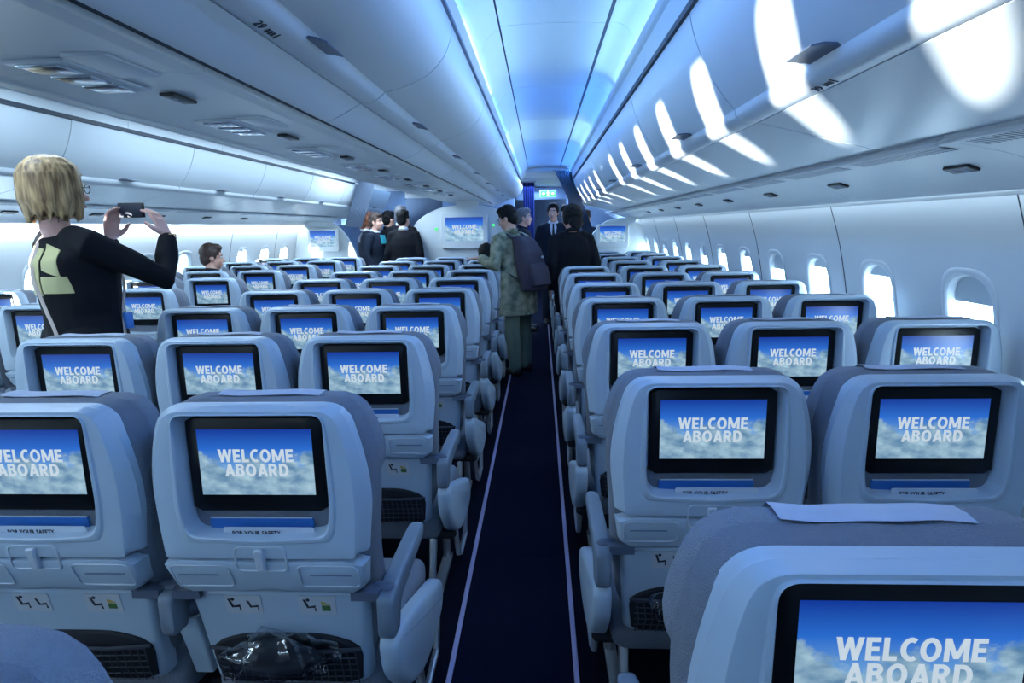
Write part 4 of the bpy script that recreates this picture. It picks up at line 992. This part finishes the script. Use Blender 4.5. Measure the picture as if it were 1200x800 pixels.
def person(name, label, loc, face, cfg):
    """face: direction (x, y) the figure looks along; local +y is forward"""
    rz = math.atan2(face[1], face[0])-math.pi/2
    e = empty(name, (loc[0], loc[1], ZF), rz); tag(e, label, 'person')
    H = cfg.get('height', 1.75); s = H/1.75; vox = cfg.get('vox', 0.011)
    P = lambda x, y, z: Vector((x*s, y*s, z*s))
    leanf = cfg.get('lean', 0.0)                            # forward lean of the trunk
    seated = cfg.get('seated', False)
    hipz = 0.93 if not seated else cfg.get('hipz', 0.52)
    ty = cfg.get('ty', 0.0)
    trunk = lambda t, x=0, dy=0: P(x, leanf*max(t, 0)*0.55+dy+ty*max(0, min(1, (1.0-t)*4)), hipz+0.52*t)  # t=0 hips, t=1 neck base
    neckb = trunk(1.0, 0, -0.01); hc_ = neckb+P(0, 0.03+leanf*0.10, 0.155)
    tilt = cfg.get('tilt', 0.0); turn = cfg.get('turn', 0.0)
    HR = Matrix.Rotation(turn, 3, 'Z') @ Matrix.Rotation(-tilt, 3, 'X')
    hp = lambda x, y, z: hc_+HR @ Vector((x*s, y*s, z*s))
    B = M()
    # trunk, neck, head in one surface
    B.tube([trunk(0), trunk(0.35), trunk(0.7), trunk(0.9), trunk(0.98)], [(0.12*s, 0.085*s), (0.105*s, 0.075*s), (0.12*s, 0.08*s), (0.10*s, 0.055*s), (0.062*s, 0.05*s)], 14)
    B.tube([trunk(0.93), neckb, hp(0, -0.02, -0.06)], [0.062*s, 0.054*s, 0.052*s], 12)
    B.ell(hp(0, -0.012, 0.025), (0.074*s, 0.094*s, 0.092*s), 20, 14, HR)
    B.ell(hp(0, 0.026, -0.045), (0.058*s, 0.064*s, 0.075*s), 18, 12, HR)
    B.ell(hp(0, 0.058, -0.098), (0.026*s, 0.024*s, 0.022*s), 12, 8, HR)
    B.ell(hp(0, 0.074, 0.022), (0.050*s, 0.014*s, 0.011*s), 12, 8, HR)
    for sx in (1, -1):
        B.ell(hp(sx*0.034, 0.062, -0.038), (0.024*s, 0.018*s, 0.020*s), 10, 8, HR)
        B.ell(hp(sx*0.076, -0.005, -0.018), (0.010*s, 0.020*s, 0.032*s), 10, 8, HR)
    B.tube([hp(0, 0.080, 0.008), hp(0, 0.097, -0.022), hp(0, 0.104, -0.034)], [0.008*s, 0.010*s, 0.014*s], 8)
    B.ell(hp(0, 0.083, -0.070), (0.024*s, 0.010*s, 0.011*s), 12, 8, HR)
    arms = cfg['arms']; J = M(); jm = cfg.get('jacket')
    legs = cfg.get('legs')
    if not legs:
        legs = [((sx*0.085, 0.0, 0.92), (sx*0.095, 0.015, 0.50), (sx*0.10, -0.005, 0.09)) for sx in (1, -1)]
    for sx, a in zip((1, -1), arms):
        sh = trunk(0.88, sx*0.175, 0); el, wr = P(*a['elbow']), P(*a['wrist'])
        B.tube([sh*0.8+el*0.2, sh*0.5+el*0.5, el, el*0.5+wr*0.5, wr], [0.042*s, 0.043*s, 0.037*s, 0.034*s, 0.026*s], 10)
        hand(B, wr, a.get('hd', (wr-el)), a.get('hn', (-sx, 0, 0)), a.get('ht', (0, 1, 0)), a.get('curl', 0.35), s)
        ws = wr*0.90+el*0.10
        J.tube([trunk(0.9, sx*0.10), sh, sh*0.5+el*0.5, el, el*0.45+ws*0.55, ws], [q*s*cfg.get('sleeve', 1.0) for q in (0.070, 0.066, 0.061, 0.056, 0.052, 0.045)], 12)
    T = M(); SH = M(); feet = []
    for sx, lg in zip((1, -1), legs):
        h_, k_, an = P(*lg[0]), P(*lg[1]), P(*lg[2])
        B.tube([h_, h_*0.5+k_*0.5, k_, k_*0.5+an*0.5, an], [0.082*s, 0.072*s, 0.055*s, 0.052*s, 0.036*s], 12)
        B.tube([an, an+P(0, 0.06, -0.05), an+P(0, 0.15, -0.065)], [0.036*s, 0.034*s, 0.024*s], 10)
        T.tube([h_+P(0, 0, 0.05), h_*0.5+k_*0.5, k_, k_*0.5+an*0.5, an+P(0, 0, -0.015)], [q*s*cfg.get('legw', 1.0) for q in (0.105, 0.094, 0.080, 0.076, 0.068)], 14)
        f_ = M(); f_.loft([[(an+P(0, y_, 0)).to_tuple()[0:2]+(z_*s,) if False else tuple(Vector((an.x+x_*s, an.y+y_*s, z_*s))) for x_, z_ in [(hw*math.cos(q), zc+zh*math.sin(q)) for q in [2*math.pi*i/14 for i in range(14)]]] for y_, hw, zc, zh in ((-0.075, 0.02, 0.04, 0.03), (-0.06, 0.036, 0.045, 0.043), (0.0, 0.042, 0.055, 0.053), (0.06, 0.044, 0.045, 0.043), (0.13, 0.048, 0.034, 0.032), (0.175, 0.04, 0.028, 0.026), (0.195, 0.018, 0.024, 0.018))])
        feet.append(f_)
    T.tube([trunk(-0.02, -0.06), trunk(-0.02, 0.06)], [0.115*s, 0.115*s], 14); T.tube([trunk(0.0), trunk(0.16)], [(0.155*s, 0.115*s), (0.145*s, 0.108*s)], 14)
    body = remesh(B, 'body', cfg.get('skin', SKIN), cfg.get('bvox', 0.0085), 2); part('body', body, e)
    if not cfg.get('nolegs'):
        part('trousers', remesh(T, 'trousers', cfg.get('trouser_mat', SUIT), vox, 5), e)
        for f_ in feet: part('shoe', f_.mesh('shoe', LEATHER, ang=60), e)
    # jacket body
    hem = cfg.get('hem', 0.80); hemt = (hem-hipz)/0.52
    w0, w1, w2 = cfg.get('girth', (0.175, 0.160, 0.190))
    jd = cfg.get('depth', 0.125)
    TR = [(hemt, w0+0.006, jd), (0.1, w0, jd), (0.32, w1, 0.95*jd), (0.62, w2, 1.04*jd), (0.80, 0.187, 0.94*jd), (0.90, 0.168, 0.094)]
    if cfg.get('neck_open'): TR += [(0.945, 0.135, 0.083), (0.965, 0.11, 0.076)]
    else: TR += [(0.95, 0.115, 0.074), (1.0, 0.068, 0.064)]
    J.tube([trunk(q[0]) for q in TR], [(q[1]*s, q[2]*s) for q in TR], 20, caps=False)
    jk = remesh(J, 'jacket', cfg.get('jacket_mat', SUIT), vox, 4, fn=lambda p: p+Vector((noise.noise(p*9), noise.noise(p*9+Vector((5, 0, 0))), 0.4*noise.noise(p*11)))*0.007)
    jo = part('jacket', jk, e)
    C_ = M()
    if cfg.get('neck_open'): pass
    ring = [neckb+P(0.062*math.cos(q), 0.002+0.066*math.sin(q), 0.012+0.02*math.cos(q+math.pi/2)) for q in [2*math.pi*i/20 for i in range(20)]]
    C_.tube(ring, [(0.021*s, 0.010*s)]*20, 8, closed=True)
    if not cfg.get('neck_open'): part('collar', C_.mesh('collar', cfg.get('collar_mat', cfg.get('jacket_mat', SUIT)), ang=70), jo)
    # eyes and mouth
    bd = e
    for sx in (1, -1):
        part('eye', M().ell(hp(sx*0.031, 0.074, 0.004), (0.012*s, 0.009*s, 0.008*s), 12, 8, HR).mesh('eye', SHIRT), e)
        part('pupil', M().ell(hp(sx*0.031, 0.0815, 0.004), (0.0055*s, 0.003*s, 0.0055*s), 10, 6, HR).mesh('pupil', HAIRB), e)
        part('eyebrow', M().tube([hp(sx*0.014, 0.086, 0.020), hp(sx*0.032, 0.086, 0.025), hp(sx*0.052, 0.072, 0.020)], 0.004*s, 6).mesh('eyebrow', cfg.get('hair_mat', HAIRB)), e)
    part('lips', M().ell(hp(0, 0.091, -0.070), (0.022*s, 0.005*s, 0.0065*s), 12, 8, HR).mesh('lips', LIPS), e)
    # hair
    Hh = M(); st_ = cfg.get('hair', 'short')
    if st_ == 'short':
        Hh.ell(hp(0, -0.022, 0.042), (0.084*s, 0.100*s, 0.092*s), 22, 16, HR)
        Hh.ell(hp(0, -0.055, -0.02), (0.072*s, 0.060*s, 0.075*s), 18, 12, HR)
        Hh.ell(hp(0, 0.03, 0.090), (0.066*s, 0.056*s, 0.038*s), 18, 12, HR)
        for sx in (1, -1): Hh.ell(hp(sx*0.066, 0.006, 0.02), (0.018*s, 0.03*s, 0.045*s), 12, 8, HR)
        hm = remesh(Hh, 'hair', cfg.get('hair_mat', HAIRB), 0.0075, 2, fn=lambda p: p+Vector((noise.noise(p*45), noise.noise(p*45+Vector((3, 0, 0))), noise.noise(p*45+Vector((0, 7, 0)))))*0.005)
    elif st_ == 'thick':
        Hh.ell(hp(0, -0.03, 0.03), (0.100*s, 0.108*s, 0.105*s), 22, 16, HR)
        Hh.ell(hp(0, -0.065, -0.05), (0.088*s, 0.060*s, 0.095*s), 18, 12, HR)
        Hh.ell(hp(0, 0.045, 0.095), (0.075*s, 0.055*s, 0.036*s), 18, 12, HR)
        for sx in (1, -1): Hh.ell(hp(sx*0.074, 0.0, -0.01), (0.024*s, 0.045*s, 0.075*s), 12, 8, HR)
        hm = remesh(Hh, 'hair', cfg.get('hair_mat', HAIRB), 0.008, 2, fn=lambda p: p+Vector((noise.noise(p*40), noise.noise(p*40+Vector((3, 0, 0))), noise.noise(p*40+Vector((0, 7, 0)))))*0.008)
    else:                                                   # bob
        Hh.ell(hp(0, -0.018, 0.032), (0.088*s, 0.106*s, 0.096*s), 26, 18, HR)
        Hh.ell(hp(0, -0.060, -0.03), (0.082*s, 0.066*s, 0.100*s), 22, 16, HR)
        for sx in (1, -1):
            Hh.ell(hp(sx*0.072, -0.005, -0.035), (0.022*s, 0.056*s, 0.080*s), 16, 12, HR)
        rm = random.Random(4)
        for i in range(210):                                # layered locks that follow the crown and tuck in at the nape
            a = rm.uniform(-math.pi, math.pi); front = math.cos(a)   # a = 0 looks forward
            rx, ry, rz_ = rm.uniform(0.086, 0.095), rm.uniform(0.104, 0.115), rm.uniform(0.096, 0.103)
            pts = []
            for pol in (12, 34, 56, 76, 94):
                q = math.radians(pol); pts.append((math.sin(a)*math.sin(q)*rx, -0.018+math.cos(a)*math.sin(q)*ry, 0.032+math.cos(q)*rz_))
            if front > 0.72: pts = pts[:4]                  # fringe stops above the brows
            else:
                x_, y_, z_ = pts[-1]; e_ = rm.uniform(-0.135, -0.085); sw = rm.uniform(-0.008, 0.008)
                pts.append((x_*1.02+sw*0.5, (y_+0.018)*1.02-0.018, -0.04)); pts.append((x_*rm.uniform(0.84, 1.02)+sw, (y_+0.018)*rm.uniform(0.80, 0.98)-0.018, e_))
            n_ = len(pts); Hh.tube([hp(*p) for p in pts], [0.005*s]+[0.0095*s]*(n_-2)+[0.0035*s], 6)
        hm = remesh(Hh, 'hair', cfg.get('hair_mat', BLOND), 0.0052, 1)
    part('hair', hm, e)
    if cfg.get('glasses'):
        g = M()
        for sx in (1, -1):
            g.tube([hp(sx*0.034+0.024*math.cos(q), 0.098, 0.002+0.018*math.sin(q)) for q in [2*math.pi*i/16 for i in range(16)]], 0.0018*s, 6, closed=True)
            g.tube([hp(sx*0.058, 0.096, 0.006), hp(sx*0.080, 0.05, 0.006), hp(sx*0.084, -0.015, 0.0)], 0.0018*s, 6)
        g.tube([hp(-0.010, 0.099, 0.006), hp(0.010, 0.099, 0.006)], 0.0018*s, 6)
        part('glasses', g.mesh('glasses', BLACKP), e)
    if cfg.get('tie'):
        C2 = M(); C2.loft([[trunk(t_, x_, y_) for x_ in (-hw, 0, hw)]+[trunk(t_, x_, y_-0.02) for x_ in (hw, -hw)] for t_, hw, y_ in ((0.98, 0.034, 0.072), (0.90, 0.050, 0.100), (0.75, 0.036, 0.136), (0.60, 0.010, 0.142))])
        part('shirt_front', C2.mesh('shirt_front', SHIRT), e)
        C3 = M(); C3.loft([[trunk(t_, -hw, y_), trunk(t_, hw, y_), trunk(t_, hw, y_-0.012), trunk(t_, -hw, y_-0.012)] for t_, hw, y_ in ((0.99, 0.013, 0.082), (0.93, 0.010, 0.102), (0.75, 0.016, 0.144), (0.60, 0.020, 0.150))])
        part('tie', C3.mesh('tie', SUITN), e)
    return e, trunk, hp, P, s
ARM_DOWN = [dict(elbow=(0.235, -0.03, 1.13), wrist=(0.225, 0.06, 0.88), hn=(-1, 0, 0), ht=(0, 1, 0)), dict(elbow=(-0.235, -0.03, 1.13), wrist=(-0.225, 0.06, 0.88), hn=(1, 0, 0), ht=(0, 1, 0))]

# the woman taking a picture
wl = (-0.935, 2.56); wf = (0.50, 0.87)
WARM = [dict(elbow=(0.225, 0.285, 1.225), wrist=(0.120, 0.370, 1.405), hd=(-0.36, -0.18, 0.92), hn=(-0.8, -0.4, -0.3), ht=(-0.5, -0.85, 0.0), curl=0.40),
        dict(elbow=(-0.18, 0.20, 1.215), wrist=(-0.085, 0.225, 1.395), hd=(0.10, 0.12, 0.97), hn=(0.95, 0.2, 0.0), ht=(0.45, 0.85, 0.0), curl=0.40)]
we, wt, whp, wP, ws_ = person('person', 'blond woman in black top raising a phone, standing in the left aisle', wl, wf,
    dict(height=1.80, vox=0.0085, arms=WARM, hair='bob', bvox=0.0048, neck_open=True, hair_mat=BLOND, jacket_mat=SUIT, skin=SKINW, glasses=True, hem=0.84, girth=(0.172, 0.150, 0.165), depth=0.150, ty=0.045, lean=-0.02, tilt=-0.02, turn=0.02, sleeve=0.93))
# gold yoke panels on her back, straps, label, bracelet
yk = M()
from mathutils.bvhtree import BVHTree
_jk = [c for c in we.children if c.name.startswith('jacket')][0].data
BV = BVHTree.FromPolygons([v.co[:] for v in _jk.vertices], [tuple(p.vertices) for p in _jk.polygons])
def back_pt(x, t, off=0.0):                                 # point on the back of the jacket
    base = wt(t, x, 0); h_ = BV.ray_cast(Vector((base.x, -1.0, base.z)), Vector((0, 1, 0)))
    y = h_[0].y if h_[0] is not None else base.y-0.08
    return Vector((base.x, y-off, base.z))
def front_pt(x, z, off=0.008):
    h_ = BV.ray_cast(wP(x, 1.0, z), Vector((0, -1, 0))); y = h_[0].y if h_[0] is not None else 0.1
    q = wP(x, 0, z); return Vector((q.x, min(y, 0.2)+off, q.z))
def patch(poly_fn, n=14, m_=12, off=0.004):
    g = [[back_pt(*poly_fn(i/n, j/m_), off) for i in range(n+1)] for j in range(m_+1)]
    yk.loft(g, closed=False); yk.loft([[p+Vector((0, 0.003, 0)) for p in r] for r in g], closed=False)
patch(lambda u, v: (-0.12+0.15*u, 0.48+0.40*v-0.04*u*v))
patch(lambda u, v: (0.045+0.075*u, 0.68+0.20*v-0.05*u))
patch(lambda u, v: (0.040+0.095*u, 0.50+0.13*v))
part('yoke_panel', yk.mesh('yoke_panel', YOKE, ang=80), we, label='pale gold panels across the upper back')
b_ = empty('shoulder_bag', (0, 0, 0)); 
b_.location = we.location; b_.rotation_euler = we.rotation_euler; tag(b_, 'shoulder bag with thin pale strap hanging on the blond woman', 'bag')
sp2 = M(); pts = [front_pt(-0.05, 1.38), front_pt(-0.06, 1.44), wP(-0.06, 0.03, 1.478), back_pt(-0.03, 0.93, 0.006), back_pt(-0.02, 0.85, 0.008), back_pt(0.0, 0.65, 0.010), back_pt(0.03, 0.40, 0.012), back_pt(0.08, 0.12, 0.016), wP(0.12, -0.16, 0.86), wP(0.205, -0.07, 0.76)]
sp2.tube([p for p in smoothcurve(pts, 5)], [(0.003, 0.008)]*(5*(len(pts)-1)+1), 8)
part('strap', sp2.mesh('strap', STRAPM), b_)
sp3 = M(); pts = [front_pt(-0.05, 1.38), front_pt(0.0, 1.32), front_pt(0.06, 1.22), front_pt(0.12, 1.08, 0.012), wP(0.185, 0.10, 0.92), wP(0.215, 0.03, 0.76)]
sp3.tube(smoothcurve(pts, 5), [(0.003, 0.008)]*26, 8); part('strap', sp3.mesh('strap', STRAPM), b_)
bg_ = M(); bg_.bbox(0.165*1, 0.235, -0.13, 0.12, 0.56, 0.77, 0.02); part('pouch', bg_.mesh('pouch', LEATHER), b_)
part('tag', M().bbox(0.13, 0.165, 0.135, 0.165, 1.05, 1.12, 0.004).mesh('tag', BLUEL), b_, label='blue tag on the strap')
br = M()
for dz in (0.0, 0.012):
    c_ = wP(*WARM[0]['wrist'])+Vector((0, 0, -0.012+dz)); br.tube([c_+Vector((0.036*math.cos(q), 0.034*math.sin(q), 0.012*math.cos(q))) for q in [2*math.pi*i/22 for i in range(22)]], 0.003, 6, closed=True)
part('bracelet', br.mesh('bracelet', GOLD), we)
ph = empty('phone', we.matrix_basis @ wP(0.005, 0.285, 1.525), we.rotation_euler.z); ph.rotation_euler = (0, 0, we.rotation_euler.z+math.radians(28))
tag(ph, 'small black phone held up in both hands of the blond woman', 'phone')
part('case', M().bbox(-0.062, 0.062, -0.006, 0.006, -0.034, 0.034, 0.004).mesh('case', BLACKP), ph)
part('screen', M().bbox(-0.055, 0.055, -0.0075, -0.0055, -0.029, 0.029, 0.0008).mesh('screen', DARKP), ph)
part('lens', M().tube([(0.045, 0.005, 0.02), (0.045, 0.009, 0.02)], 0.006, 12).mesh('lens', CHROME), ph)

# the man with the backpack
ml = (0.875, 6.10); mf = (-0.72, 0.70)
MARM = [dict(elbow=(0.22, 0.05, 1.13), wrist=(0.15, 0.27, 1.02), hn=(-1, 0, 0), ht=(0, 0, 1)),
        dict(elbow=(-0.30, 0.02, 1.12), wrist=(-0.31, 0.22, 1.21), hd=(-0.65, 0.75, -0.02), hn=(0, 0, -1), ht=(0.7, 0.7, 0), curl=0.12)]
me_, mt, mhp, mP, ms = person('person', 'man in green jacket wearing a dark backpack, standing in the right aisle', ml, mf,
    dict(height=1.69, vox=0.010, arms=MARM, hair='short', bvox=0.006, hair_mat=HAIRB, jacket_mat=CAMO, collar_mat=CAMO, trouser_mat=PANTG, glasses=True, hem=0.62, girth=(0.225, 0.205, 0.205), depth=0.160, lean=0.20, tilt=0.36, turn=0.42, legw=0.94, sleeve=1.12,
         legs=[((0.095, 0, 0.90), (0.125, 0.05, 0.49), (0.135, 0.04, 0.09)), ((-0.095, 0, 0.90), (-0.115, -0.02, 0.50), (-0.125, -0.07, 0.09))]))
bp_ = empty('backpack', me_.location, me_.rotation_euler.z); tag(bp_, 'dark purple-grey backpack worn by the man in the green jacket', 'backpack')
bb = M(); L = []
for t_, hw, y0, y1 in ((-0.11, 0.09, -0.22, -0.16), (-0.07, 0.140, -0.305, -0.15), (0.30, 0.150, -0.325, -0.125), (0.62, 0.145, -0.305, -0.125), (0.86, 0.120, -0.255, -0.115), (0.95, 0.075, -0.20, -0.11)):
    yl = mt(t_).y; zl = mt(t_).z
    L.append([(x, y+yl, zl) for x, y, _ in rr_xy(-hw, hw, y0, y1, min(hw, (y1-y0)/2)*0.7, 0, 5)])
bb.loft(L); part('pack_body', remesh(bb, 'pack_body', PACK, 0.011, 5, fn=lambda p: p+Vector((noise.noise(p*8), noise.noise(p*8+Vector((4, 0, 0))), 0))*0.010), bp_)
fp = M(); L = []
for t_, hw, d_ in ((0.0, 0.10, 0.03), (0.04, 0.115, 0.06), (0.36, 0.115, 0.05), (0.44, 0.10, 0.02)):
    L.append([(x, y+mt(t_).y-0.30, mt(t_).z) for x, y, _ in rr_xy(-hw, hw, -d_, 0.04, 0.02, 0, 4)])
part('front_pocket', fp.loft(L).mesh('front_pocket', PACK, ang=60), bp_)
for sx in (1, -1):
    q = M(); pts = [mt(0.92, sx*0.085, -0.125), mt(1.0, sx*0.10, -0.04), mt(0.94, sx*0.115, 0.10), mt(0.75, sx*0.13, 0.165), mt(0.50, sx*0.165, 0.10), mt(0.30, sx*0.175, -0.02), mt(0.15, sx*0.14, -0.14)]
    q.tube(smoothcurve(pts, 5), [(0.007, 0.026)]*31, 8); part('shoulder_strap', q.mesh('shoulder_strap', PACK), bp_)
for t_ in (0.55, 0.28): part('buckle', M().ell((0.06, mt(t_).y-0.335, mt(t_).z), (0.016, 0.010, 0.012)).mesh('buckle', METAL), bp_)
part('grab_loop', M().tube([mt(0.93, -0.03, -0.17), mt(1.0, 0, -0.17), mt(0.93, 0.03, -0.17)], 0.007, 8).mesh('grab_loop', PACK), bp_)
part('drawstring', M().tube([mt(0.97, 0.05, 0.09), mt(0.7, 0.06, 0.17)], 0.004, 6).mesh('drawstring', LEATHER), me_)

# suited men beyond
person('person', 'dark-haired man in black suit seen from behind, right of the backpack', (1.42, 6.10), (-0.25, 0.97),
    dict(height=1.69, vox=0.011, arms=ARM_DOWN, hair='thick', hair_mat=HAIRB, jacket_mat=SUIT, hem=0.72, girth=(0.20, 0.19, 0.225), lean=0.10, tilt=0.15, turn=0.5))
person('person', 'man in dark suit, white shirt and tie facing the camera in right aisle', (1.29, 9.36), (0.0, -1),
    dict(height=1.82, vox=0.012, arms=ARM_DOWN, hair='short', hair_mat=HAIRB, jacket_mat=SUITN, trouser_mat=SUITN, tie=True, collar_mat=SHIRT, hem=0.72, girth=(0.19, 0.18, 0.21), lean=0.05, turn=-0.2))
person('person', 'grey-haired man in dark jacket behind the man with the backpack', (0.86, 8.75), (0.95, -0.1),
    dict(height=1.74, vox=0.013, arms=ARM_DOWN, hair='short', hair_mat=HAIRG, jacket_mat=SUITN, trouser_mat=SUITN, hem=0.72, turn=0.0))
person('person', 'dark-haired man half hidden between right curtain and right bulkhead', (1.84, 10.3), (0.5, 0.85),
    dict(height=1.74, vox=0.013, arms=ARM_DOWN, hair='short', hair_mat=HAIRD, jacket_mat=SUITN, trouser_mat=SUITN, hem=0.72))
person('person', 'black-haired man in black suit, back turned, in front of left aisle group', (-0.80, 8.60), (0.1, 1),
    dict(height=1.745, vox=0.011, arms=ARM_DOWN, hair='short', hair_mat=HAIRB, jacket_mat=SUIT, collar_mat=SHIRT, hem=0.72, girth=(0.21, 0.20, 0.235), turn=-0.3))
person('person', 'tall grey-haired man standing behind the black suit in left aisle group', (-0.94, 9.08), (0.2, 1),
    dict(height=1.82, vox=0.012, arms=ARM_DOWN, hair='short', hair_mat=HAIRG, jacket_mat=SUIT, collar_mat=SHIRT, hem=0.72, girth=(0.20, 0.19, 0.22)))
pa = person('person', 'short-haired man in profile with teal scarf in left aisle group', (-1.28, 8.92), (0.93, -0.25),
    dict(height=1.72, vox=0.012, arms=ARM_DOWN, hair='short', hair_mat=HAIRD, jacket_mat=SUITN, trouser_mat=SUITN, collar_mat=SHIRT, hem=0.72))
part('scarf', M().loft([[pa[1](t_, x_, y_) for x_ in (-0.05, 0, 0.06)]+[pa[1](t_, x_, y_-0.02) for x_ in (0.06, -0.05)] for t_, y_ in ((0.92, 0.115), (0.8, 0.135), (0.68, 0.142))]).mesh('scarf', SCARF), pa[0], label='teal scarf')
person('person', 'auburn-haired person at far left of left aisle group, partly hidden', (-1.50, 9.2), (0.8, 0.4),
    dict(height=1.74, vox=0.013, arms=ARM_DOWN, hair='thick', hair_mat=HAIRR, jacket_mat=SUITN, trouser_mat=SUITN, collar_mat=SHIRT, hem=0.72))
person('person', 'black-haired person at the back of left aisle group', (-1.22, 9.45), (0.6, 0.7),
    dict(height=1.76, vox=0.013, arms=ARM_DOWN, hair='short', hair_mat=HAIRB, jacket_mat=SUIT, hem=0.72))
# seated passengers
SL_ = [((sx*0.09, 0.02, 0.53), (sx*0.10, 0.42, 0.53), (sx*0.10, 0.40, 0.09)) for sx in (1, -1)]
SARM = [dict(elbow=(0.22, 0.08, 0.78), wrist=(0.13, 0.30, 0.66), hn=(0, 0, -1), ht=(-1, 0, 0)), dict(elbow=(-0.22, 0.08, 0.78), wrist=(-0.13, 0.30, 0.66), hn=(0, 0, -1), ht=(1, 0, 0))]
person('person', 'dark-haired passenger sitting in the left-hand block, head above the seats', (-2.09, 5.50+0.36), (0.05, 1),
    dict(height=1.75, vox=0.013, arms=SARM, legs=SL_, seated=True, hipz=0.555, hair='short', hair_mat=HAIRD, jacket_mat=SUITN, trouser_mat=SUITN, hem=0.55, turn=-1.0, tilt=0.1, girth=(0.17, 0.165, 0.185)))
person('person', 'black-haired passenger sitting in the centre block beside the right aisle', (0.47, 6.802+0.36), (0.0, 1),
    dict(height=1.66, vox=0.013, arms=SARM, legs=SL_, seated=True, hipz=0.545, hair='thick', hair_mat=HAIRB, jacket_mat=SUIT, trouser_mat=SUIT, hem=0.55, tilt=0.1, girth=(0.17, 0.165, 0.185)))
